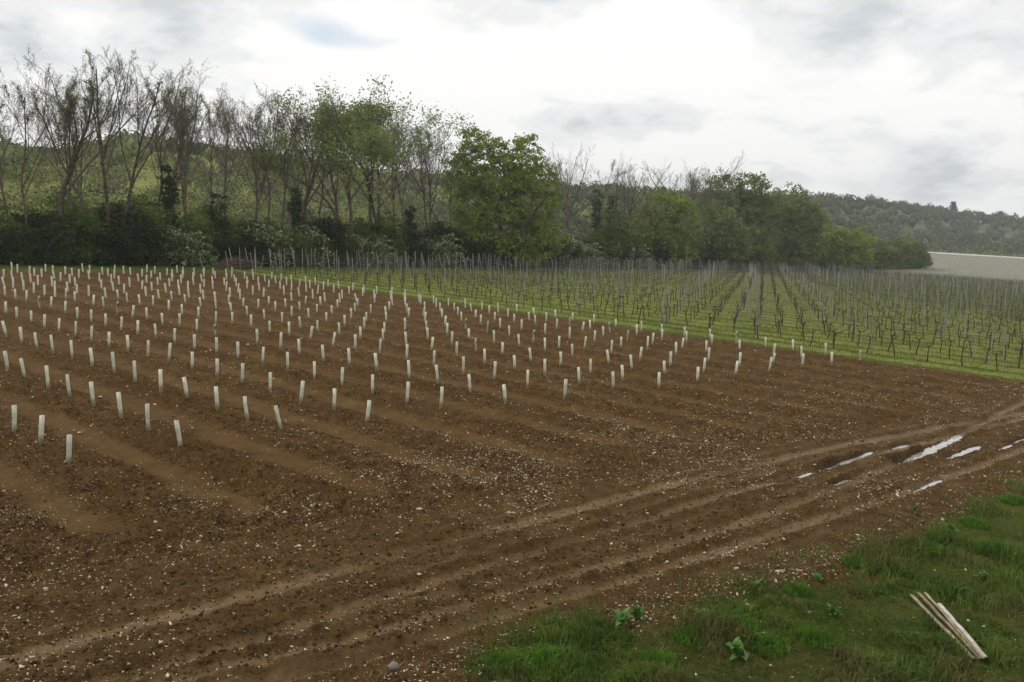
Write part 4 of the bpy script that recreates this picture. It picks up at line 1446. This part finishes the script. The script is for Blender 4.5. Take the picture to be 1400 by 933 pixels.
def build_guards():
    L = []
    seen = set()
    for s in TUBE_DATA.split(';'):
        v, u, x, y, ln, h = s.split()
        v, u = int(v), int(u)
        x, y, ln, h = float(x), float(y), int(ln) / 100.0, int(h) / 100.0
        if (v, u) in seen:
            continue
        seen.add((v, u))
        L.append([v, u, x, y, ln, min(max(h, .52), .68)])
    # the far part of the rows, where the guards crowd together
    for v in range(15):
        u0 = int(round(-42.3 + 1.93 * v))
        u1 = -9 + 2 * v
        for u in range(u0, u1 + 1):
            if (v, u) in seen:
                continue
            x, y = from_uv(u, v)
            x += random.gauss(0, .09)
            y += random.gauss(0, .16)
            cl = [q for q in L if q[0] == v and abs(q[1] - u) <= 2]
            r = math.hypot(x, y)
            # a gap among the surveyed guards is a missing vine
            near = [q for q in cl if abs(q[1] - u) == 1]
            if len(near) == 2 and r < 44:
                continue
            if r < 36 and x > -18:
                continue
            if random.random() < .05:
                continue
            seen.add((v, u))
            L.append([v, u, x, y, random.gauss(.0, .035), random.uniform(.56, .66)])
    rows = {}
    for q in L:
        rows.setdefault(q[0], []).append(q)
    for q in rows.values():
        q.sort(key=lambda a: -a[1])
        for i, a in enumerate(q):
            a.append(i + 1)
    L.sort(key=lambda a: math.hypot(a[2], a[3]))
    rest = []
    for i, (v, u, x, y, ln, h, k) in enumerate(L):
        z = gz(x, y) - .015
        th = math.asin(max(-.5, min(.5, ln / h)))
        fw = random.gauss(0, .05)
        me = GUARDS[5] if random.random() < .04 and i > 20 else GUARDS[i % 5]
        rz = random.uniform(0, math.pi / 2)
        if i < 300:
            o = link('plant_guard', me, None, (x, y, z), None, (1, 1, h))
            from mathutils import Matrix
            o.rotation_euler = (Matrix.Rotation(th, 3, 'Y') @ Matrix.Rotation(fw, 3, 'X') @ Matrix.Rotation(rz, 3, 'Z')).to_euler()
            side = 'leaning left' if th < -.07 else 'leaning right' if th > .07 else 'upright'
            if v == 0:
                where = 'front row'
            elif v == 14:
                where = 'last row, along the grass'
            else:
                where = '%s row from the front' % nth(v + 1)
            tag(o, '%s pale plant guard, %s from the right end, %s' % (side, nth(k), where), 'plant guard', 'pale plant guards in rows on the ploughed field')
        else:
            rest.append((x, y, z, th, h))
    V, F = [], []
    o_ = 0
    for x, y, z, th, h in rest:
        w = .041
        for zz in (0, h):
            for a, b in ((w, w), (-w, w), (-w, -w), (w, -w)):
                V.append((x + a + zz * math.sin(th), y + b, z + zz))
        F += [(o_ + i, o_ + (i + 1) % 4, o_ + 4 + (i + 1) % 4, o_ + 4 + i) for i in range(4)] + [(o_ + 4, o_ + 5, o_ + 6, o_ + 7)]
        o_ += 8
    if rest:
        tag(link('far_plant_guards', make_mesh('far_plant_guards', V, F, M_TUBE)), kind='stuff')
    print('guards', len(L))


build_guards()


# ------------------------------------------------------------------ the old vineyard
def post_mesh(seed):
    """galvanised profile post: folded channel with notches along its edges and a bent tip"""
    w = .026
    prof = [(-w, -.014), (-w, .014), (-w * .55, .018), (w * .55, .018), (w, .014), (w, -.014), (w * .8, -.014), (w * .8, .010), (-w * .8, .010), (-w * .8, -.014)]
    V, F = [], []
    zs = [-.05, .5, .52, .9, .92, 1.3, 1.32, 1.7, 1.72, 1.98, 2.04]
    for j, z in enumerate(zs):
        k = 1.22 if j in (2, 4, 6, 8) else 1.0
        for x, y in prof:
            V.append((x * k, y + (.03 if z > 2 else 0), z))
    n = len(prof)
    for j in range(len(zs) - 1):
        for i in range(n):
            F.append((j * n + i, j * n + (i + 1) % n, (j + 1) * n + (i + 1) % n, (j + 1) * n + i))
    return make_mesh('vineyard_post', V, F, M_METAL)


POST = post_mesh(1)


def vine_mesh(seed, low=False):
    g = random.Random(seed)
    P0, P1, A, B = [], [], [], []
    p = Vector((0, 0, -.03))
    H = g.uniform(.78, .92)
    n = 3 if low else 5
    d = Vector((g.uniform(-.12, .12), g.uniform(-.12, .12), 1))
    for i in range(n):
        d = (d + Vector((g.gauss(0, .10), g.gauss(0, .10), .25))).normalized()
        q = p + d * (H / n)
        P0.append(tuple(p))
        P1.append(tuple(q))
        A.append(.031 - .008 * i / n)
        B.append(.030 - .008 * (i + 1) / n)
        p = q
    P0.append(tuple(p - Vector((0, 0, .02))))
    P1.append(tuple(p + Vector((0, 0, .07))))
    A.append(.045)
    B.append(.025)
    for s in (-1, 1):
        L = g.uniform(.06, .24)
        q = p + Vector((EU[0], EU[1], 0)).normalized() * s * L + Vector((0, 0, g.uniform(.02, .16)))
        P0.append(tuple(p))
        P1.append(tuple(q))
        A.append(.020)
        B.append(.011)
        if not low:
            for _ in range(2):
                e = q + Vector((g.gauss(0, .07), g.gauss(0, .07), g.uniform(.02, .16)))
                P0.append(tuple(q if _ else (p + q) / 2))
                P1.append(tuple(e))
                A.append(.012)
                B.append(.008)
    return seg_tubes(P0, P1, A, B, 3 if low else 5)


VINES = [make_mesh('old_vine', *vine_mesh(60 + i), M_VINE) for i in range(8)]
LOWV = [vine_mesh(80 + i, True) for i in range(6)]
END_U = []


def build_old_vineyard():
    vines, posts, ends, wires = [], [], [], []
    for i in range(75):
        v0 = 15.55 + .98 * i
        first = None
        last = None
        row_posts = []
        j = 0
        u_cur = -60
        while u_cur < 190:
            u_cur += 1.03
            kink = .22 * smooth01((u_cur - 19) / 6) if i < 4 else 0
            x, y = from_uv(u_cur, v0 + kink)
            if y < 20 or x / y > .70 or math.hypot(x, y) > 262:
                if first is not None:
                    break
                continue
            if y > hedge_y(x) - 4.5 and x < 126:
                first = None
                continue
            if x < -32 or x / y < -.42:
                continue
            if first is None:
                first = u_cur
                ends.append((i, u_cur - .5, v0))
                row_posts.append((u_cur + .3, v0))
            last = u_cur
            if random.random() > .04:
                vines.append((i, u_cur + random.gauss(0, .04), v0 + kink + random.gauss(0, .025)))
            ph = (u_cur - 2.3 - i * 1.0 - kink) % 4.12
            if ph < 1.03:
                row_posts.append((u_cur - ph + .5 + random.gauss(0, .05 + (.28 if i > 2 else 0)), v0 + kink))
        for q in row_posts:
            posts.append((i,) + q)
        if first is not None and last - first > 3:
            wires.append((i, first, last, v0))
    print('vines', len(vines), 'posts', len(posts), 'ends', len(ends))

    def rank(L):
        out = []
        for it in L:
            x, y = from_uv(it[1], it[2])
            out.append((math.hypot(x, y), it, x, y))
        out.sort(key=lambda q: q[0])
        return out
    # single vines: the nearest 300 are things, the rest one mass
    rv = [q for q in rank(vines) if abs(q[2] / q[3]) < .64]
    vis = rv[:300]
    idx = {}
    order = {}
    for q in vis:
        order.setdefault(q[1][0], []).append(q)
    for r_, L in order.items():
        L.sort(key=lambda q: -q[2])
        for k, q in enumerate(L):
            idx[id(q)] = k + 1
    for n, q in enumerate(vis):
        i = q[1][0]
        x, y = q[2], q[3]
        s = random.uniform(.88, 1.12)
        o = link('old_vine', VINES[n % 8], None, (x, y, gz(x, y)), (0, 0, random.choice((0, math.pi)) + random.gauss(0, .2)), (s * 1.1, s * 1.1, s))
        rn = 'nearest row' if i == 0 else '%s row' % nth(i + 1)
        tag(o, 'bare gnarled vine, %s from the right, %s of the old vineyard' % (nth(idx[id(q)]), rn), 'vine', 'gnarled vines of the old vineyard')
    parts = []
    for n, q in enumerate(rv[300:]):
        V, F = LOWV[n % 6]
        x, y = q[2], q[3]
        c = random.choice((1, -1))
        W = V * np.array([c * 1.15, c * 1.15, random.uniform(.9, 1.1)])
        parts.append((W + np.array([x, y, GA * x + GB * y + .02 + float(far_land(np.array([x]), np.array([y]))[0])]), F))
    V, F = join(parts)
    tag(link('far_vines', make_mesh('far_vines', V, F, M_VINE)), kind='stuff')
    # posts
    rp = [q for q in rank(posts) if abs(q[2] / q[3]) < .64]
    vis = rp[:240]
    order, idx = {}, {}
    for q in vis:
        order.setdefault(q[1][0], []).append(q)
    for r_, L in order.items():
        L.sort(key=lambda q: -q[2])
        for k, q in enumerate(L):
            idx[id(q)] = k + 1
    for q in vis:
        x, y = q[2], q[3]
        i = q[1][0]
        o = link('vineyard_post', POST, None, (x, y, gz(x, y)), (random.gauss(0, .02), random.gauss(0, .02), random.gauss(.7, .15)), (1.0, 1.0, random.uniform(.97, 1.05)))
        rn = 'nearest row' if i == 0 else '%s row' % nth(i + 1)
        tag(o, 'grey metal post, %s from the right, %s of the old vineyard' % (nth(idx[id(q)]), rn), 'post', 'grey trellis posts of the old vineyard')
    P0, P1 = [], []
    for q in rp[240:]:
        x, y = q[2], q[3]
        z = gz(x, y)
        P0.append((x, y, z))
        P1.append((x + random.gauss(0, .03), y, z + 2.03))
    V, F = seg_tubes(P0, P1, np.full(len(P0), .025), np.full(len(P0), .025), 4)
    tag(link('far_posts', make_mesh('far_posts', V, F, M_METAL)), kind='stuff')
    # anchor posts leaning outwards at the row ends by the hedge
    dirn = Vector((-EU[0], -EU[1], 0)).normalized()
    re_ = [q for q in rank(ends) if abs(q[2] / q[3]) < .64][:60]
    re_.sort(key=lambda q: q[2])
    for k, q in enumerate(re_):
        x, y = q[2], q[3]
        ln = random.uniform(.20, .34)
        o = link('end_post', POST, None, (x, y, gz(x, y)), None, (1.2, 1.2, 1.04))
        dv = (dirn * math.sin(ln) + Vector((0, 0, math.cos(ln))))
        o.rotation_euler = dv.to_track_quat('Z', 'Y').to_euler()
        tag(o, 'metal end post leaning outwards at the hedge, %s from the left' % nth(k + 1), 'post', 'leaning end posts along the hedge')
    # trellis wires, one set per row
    for i, a, b, v0 in wires[:56]:
        P0, P1, R = [], [], []
        us = np.arange(a, b, 4.1)
        for hgt in (.88, 1.3, 1.7):
            pts = []
            for u in us:
                kink = .22 * float(smooth01((u - 19) / 6)) if i < 4 else 0
                x, y = from_uv(u, v0 + kink)
                pts.append((x, y, GA * x + GB * y + hgt + float(far_land(np.array([x]), np.array([y]))[0])))
            P0 += pts[:-1]
            P1 += pts[1:]
        if not P0:
            continue
        V, F = seg_tubes(P0, P1, np.full(len(P0), .0035), np.full(len(P0), .0035), 3)
        o = link('trellis_wire', make_mesh('trellis_wire', V, F, M_WIRE))
        tag(o, 'thin trellis wires strung along the %s row of the old vineyard' % ('nearest' if i == 0 else nth(i + 1)), 'wire', 'trellis wires of the old vineyard')


build_old_vineyard()
# the lone leaning end post by the last young rows, and odd posts at the headland
for (px, py, tx, ty, lab) in ((278, 371, 272, 343, 'leaning metal post alone at the left of the end posts'),
                              (313, 372, 308, 343, 'leaning metal post behind the left half of the brushwood pile'),
                              (355, 372, 361, 349, 'metal post leaning right, against the others, by the brushwood pile'),
                              (347, 372, 342, 345, 'metal post leaning left beside the one leaning right'),
                              (349.5, 375, 348, 347, 'upright metal post between two leaning ones by the brushwood pile'),
                              (380, 371, 375, 346, 'leaning metal post right of the brushwood pile'),
                              (385, 380, 384, 347, 'upright metal post just right of the brushwood pile')):
    x, y = site(px, py)
    z = gz(x, y)
    s = sight(tx, ty)
    top = Vector((s[0] / s[1] * y, y, EYE + s[2] / s[1] * y))
    d = top - Vector((x, y, z))
    o = link('end_post', POST, None, (x, y, z), d.to_track_quat('Z', 'Y').to_euler(), (1.2, 1.2, d.length / 2.04))
    tag(o, lab, 'post')


# ------------------------------------------------------------------ grass
def blades(x, y, h, w, seed, lean=.5, z=None, flat=False):
    g = np.random.default_rng(seed)
    n = len(x)
    z = ground_z(x, y) if z is None else z
    th = g.uniform(0, 2 * math.pi, n)
    dx, dy = np.cos(th), np.sin(th)
    ln = np.abs(g.normal(0, lean, n)) * h
    la = g.uniform(0, 2 * math.pi, n)
    lx, ly = np.cos(la) * ln, np.sin(la) * ln
    b0 = np.stack([x - dx * w, y - dy * w, z - .01], 1)
    b1 = np.stack([x + dx * w, y + dy * w, z - .01], 1)
    m0 = np.stack([x - dx * w * .8 + lx * .35, y - dy * w * .8 + ly * .35, z + h * .6], 1)
    m1 = np.stack([x + dx * w * .8 + lx * .35, y + dy * w * .8 + ly * .35, z + h * .6], 1)
    t = np.stack([x + lx, y + ly, z + h * .95 - ln * .3], 1)
    V = np.stack([b0, b1, m1, m0, t], 1).reshape(-1, 3)
    k = np.arange(n)[:, None] * 5
    return V, [k + np.array([[0, 1, 2, 3]]), k + np.array([[3, 2, 4]])]


def verge_cover(x, y):
    g, strip, track, field, u, v, lat = zones(x, y)
    # bare soil of a side path at the lower right, and bald patches
    dp = np.abs((x - 8.9) * .55 + (y - 12.6) * -.20 + .25 * fbm(x, y, 1.2, 301, 2) * 2)
    bald = smooth01((fbm(x, y, 1.1, 311, 3) + .02) / .25)
    A, B = np.array(site(1262, 818)), np.array(site(1342, 905))
    q = np.clip(((x - A[0]) * (B[0] - A[0]) + (y - A[1]) * (B[1] - A[1])) / ((B - A) ** 2).sum(), 0, 1)
    lath_d = np.hypot(x - A[0] - q * (B[0] - A[0]), y - A[1] - q * (B[1] - A[1]))
    bare = np.maximum(bald * .75, np.exp(-(dp / .35) ** 2) * .9)
    return smooth01((lath_d - .10) / .18) * np.clip(g * (lat < .15) * (1 - bare) + .06 * np.exp(-((lat - .08) / .06) ** 2), 0, 1)


def build_verge():
    x, y = sample(300000, 8.8, 25, lambda x, y: verge_cover(x, y) * .8, -4)
    k = (x > -1.5)
    x, y = x[k], y[k]
    n = len(x)
    tall = np.clip(.6 + 2.4 * fbm(x, y, .9, 321, 3), .18, 1.9)
    h = .150 * tall * rng.uniform(.5, 1.5, n)
    half = n * 2 // 3
    s = rng.permutation(n)
    lush = (fbm(x, y, 1.0, 345, 3) + rng.normal(0, .10, n)) > -.02
    a, b = np.nonzero(lush)[0], np.nonzero(~lush)[0]
    r = 1 + np.hypot(x, y) * .02
    for nm, ii, mat, sd in (('verge_grass', a, M_GRASS, 1), ('dull_verge_grass', b, M_GRASSDRY, 2)):
        V, F = blades(x[ii], y[ii], h[ii], .0058 * r[ii] * rng.uniform(.7, 1.5, len(ii)), sd, .6)
        tag(link(nm, make_mesh(nm, V, F, mat)), kind='stuff')
    print('verge blades', n)
    # rough grass along the near edge of the old vineyard and on its stripes
    def d2(x, y):
        g, strip, track, field, u, v, lat = zones(x, y)
        vr = (v - 15.55) / .98
        under = .5 + .5 * np.cos(2 * math.pi * vr)
        return g * (lat > .8) * np.clip(.35 + .65 * under + fbm(x, y, 1.5, 331, 2), 0, 1) * .8
    x, y = sample(90000, 30, 120, d2)
    h = .10 * rng.uniform(.4, 1.5, len(x)) * (1 + .004 * np.hypot(x, y))
    V, F = blades(x, y, h, .010 * (1 + np.hypot(x, y) * .015), 5, .5)
    tag(link('vineyard_sward', make_mesh('vineyard_sward', V, F, M_GRASS)), kind='stuff')


build_verge()


def tuft_mesh(seed, n, R, h):
    g = np.random.default_rng(seed)
    r = R * g.uniform(0, 1, n) ** .7
    a = g.uniform(0, 2 * math.pi, n)
    V, F = blades(r * np.cos(a), r * np.sin(a), h * g.uniform(.5, 1.25, n) * (1.15 - .5 * r / R), .0080 * g.uniform(.7, 1.4, n), seed, .5, np.zeros(n))
    return make_mesh('grass_tuft', V, F, M_TUFT)


TUFTS = [tuft_mesh(500 + i, 480, .34, .21) for i in range(4)]
for k, (px, py, s, lab) in enumerate((
        (690, 918, .8, 'green grass tuft furthest left at the bottom edge'), (745, 912, 1.0, 'bright grass tuft second from the left at the bottom edge'),
        (790, 922, .95, 'grass tuft below the broad leaved weed'), (1000, 862, 1.25, 'tallest bright grass tuft in the middle of the verge'),
        (945, 882, .9, 'darker grass tuft left of the tallest one'), (1045, 890, 1.1, 'grass tuft with long stems right of the tallest one'),
        (1092, 815, .8, 'grass tuft below the cream flint'), (1170, 775, .8, 'grass tuft at the upper edge of the verge, mid right'),
        (1268, 755, .85, 'small round grass tuft on bare soil near the right'), (1330, 722, .9, 'grass tuft at the verge edge below the last puddle'),
        (1360, 760, 1.1, 'dense grass mound near the right edge'), (1385, 690, .9, 'bright grass tuft highest up at the right edge'),
        (1110, 880, 1.0, 'grass tuft left of the wooden laths'), (1190, 905, .7, 'low grass tuft at the bottom left of the laths'),
        (900, 915, .9, 'grass tuft at the bottom edge below the middle of the verge'))):
    x, y = site(px, py)
    o = link('grass_tuft', TUFTS[k % 4], None, (x, y, gz(x, y)), (0, 0, k * 1.3), (s * .9, s * .9, s * random.uniform(.8, 1.1)))
    tag(o, lab, 'grass tuft', 'grass tufts on the verge')


def dock_leaf(seed):
    g = random.Random(seed)
    V, F = [], []
    n = 7
    for i in range(n):
        f = i / (n - 1)
        w = .030 * math.sin(math.pi * min(1, f * .92 + .06)) ** .7 + .002
        x = .19 * f
        z = .085 * math.sin(f * 2.3) - .02 * f
        wav = g.uniform(-.006, .006)
        V += [(x, -w, z + .010 + wav), (x, 0, z), (x, w, z + .010 - wav)]
    for i in range(n - 1):
        a = i * 3
        F += [(a, a + 1, a + 4, a + 3), (a + 1, a + 2, a + 5, a + 4)]
    return make_mesh('leaf', V, F, M_DOCK, True)


DOCK = [dock_leaf(i) for i in range(3)]
for k, (px, py, s, lab) in enumerate((
        (848, 862, 1.15, 'largest broad leaved weed, on bare soil left of the grass verge'), (872, 850, .8, 'small broad leaved weed touching the largest one'),
        (1008, 905, 1.1, 'bluish broad leaved weed low among the grass at the bottom'), (1035, 808, .8, 'broad leaved weed beside the cream flint'),
        (960, 858, .8, 'broad leaved weed left of the tallest grass tuft'), (1345, 800, .8, 'flat weed above the wooden laths'),
        (1118, 800, .6, 'small weed right of the cream flint'), (1215, 770, .6, 'small weed above the laths, at the verge edge'),
        (1250, 700, .5, 'tiny weed on bare soil below the last puddle'), (1140, 850, .8, 'broad leaved weed left of the laths'),
        (1300, 735, .9, 'broad leaved weed at the verge edge near the right'))):
    x, y = site(px, py)
    e = link('broad_leaved_weed', None, None, (x, y, gz(x, y) + .01), (0, 0, k), s * 1.05)
    tag(e, lab, 'weed')
    nl = 20
    rl = random.Random(k + 5)
    for i in range(nl):
        o = link('leaf', DOCK[i % 3], e, (rl.uniform(-.05, .05), rl.uniform(-.05, .05), rl.uniform(0, .04)),
                 (rl.uniform(-.4, .4), -rl.uniform(.0, 1.1), rl.uniform(0, 6.28)), rl.uniform(.5, 1.15))


# ------------------------------------------------------------------ wooden laths lying in the grass
def lath(a, b, w, th, lift, label, twist=0.0, tone=None):
    A, B = np.array(site(*a)), np.array(site(*b))
    za, zb = gz(*A) + lift, gz(*B) + lift
    A3, B3 = Vector((*A, za)), Vector((*B, zb))
    L = (B3 - A3).length
    n = 8
    V, F = [], []
    g = random.Random(label)
    for i in range(n + 1):
        f = i / n
        bow = .008 * math.sin(math.pi * f) * g.choice((1, 1, -1))
        ww = w * (1 + g.uniform(-.03, .03))
        for sx, sz in ((-1, 0), (-1, .85), (-.86, 1), (.86, 1), (1, .85), (1, 0)):
            V.append((L * f + (g.uniform(-.006, .006) if i in (0, n) else 0), sx * ww / 2 + .006 * math.sin(2.2 * f), sz * th + bow))
    for i in range(n):
        for j in range(6):
            F.append((i * 6 + j, (i + 1) * 6 + j, (i + 1) * 6 + (j + 1) % 6, i * 6 + (j + 1) % 6))
    caps = np.array([tuple(range(6)), tuple(n * 6 + k for k in reversed(range(6)))])
    me = make_mesh('wooden_lath', V, [np.array(F), caps], tone or M_WOOD)
    d = B3 - A3
    q = d.to_track_quat('X', 'Z')
    o = link('wooden_lath', me, None, A3, q.to_euler())
    tag(o, label, 'wooden lath')


M_WOOD2 = simple_mat('grey_wood', (0.36, 0.34, 0.29), (0.60, 0.57, 0.50), 12, 0.85, 0.15, 0.5)
M_WOOD3 = simple_mat('brown_wood', (0.15, 0.11, 0.065), (0.27, 0.21, 0.13), 12, 0.85, 0.15, 0.5)
lath((1246, 820), (1329.5, 903), .052, .024, .050, 'leftmost wooden lath, straw coloured with pale blotches, lying in the grass')
lath((1255, 819), (1338.5, 902), .046, .022, .052, 'second wooden lath from the left, the brownest of the four', tone=M_WOOD3)
lath((1264.5, 819), (1343.5, 901.5), .040, .022, .058, 'third wooden lath from the left, thin and greyish, partly covered')
lath((1283.5, 833), (1346.5, 901.5), .056, .022, .078, 'rightmost wooden lath, shortest and palest, lying over its neighbour', tone=M_WOOD2)
# a dead stick and straw here and there
M_STRAW = simple_mat('straw', (0.22, 0.18, 0.10), (0.38, 0.33, 0.20), 5)
x, y = sample(2600, 9, 30, lambda x, y: np.clip(np.exp(-((track_lat(x, y) - .06) / .10) ** 2) * .6 + .04, 0, 1))
D = np.stack([rng.normal(0, .045, len(x)), rng.normal(0, .045, len(x)), rng.normal(0, .008, len(x))], 1)
P = np.stack([x, y, ground_z(x, y) + .018], 1)
V, F = seg_tubes(P - D, P + D, np.full(len(x), .003), np.full(len(x), .002), 3)
tag(link('dead_straw', make_mesh('dead_straw', V, F, M_STRAW)), kind='stuff')


# ------------------------------------------------------------------ air
def build_haze():
    m, t = new_mat('haze_air')
    v = N(t, 'ShaderNodeVolumePrincipled')
    v.inputs['Color'].default_value = (.86, .90, .93, 1)
    v.inputs['Density'].default_value = 0.00030
    o = N(t, 'ShaderNodeOutputMaterial')
    t.links.new(v.outputs[0], o.inputs['Volume'])
    x0, x1, y0, y1, z0, z1 = -1500, 1500, -300, 1700, -75, 120
    V = [(a, b, c) for c in (z0, z1) for b in (y0, y1) for a in (x0, x1)]
    F = [(0, 2, 3, 1), (4, 5, 7, 6), (0, 1, 5, 4), (2, 6, 7, 3), (0, 4, 6, 2), (1, 3, 7, 5)]
    tag(link('haze', make_mesh('haze', V, F, m)), kind='stuff')


build_haze()
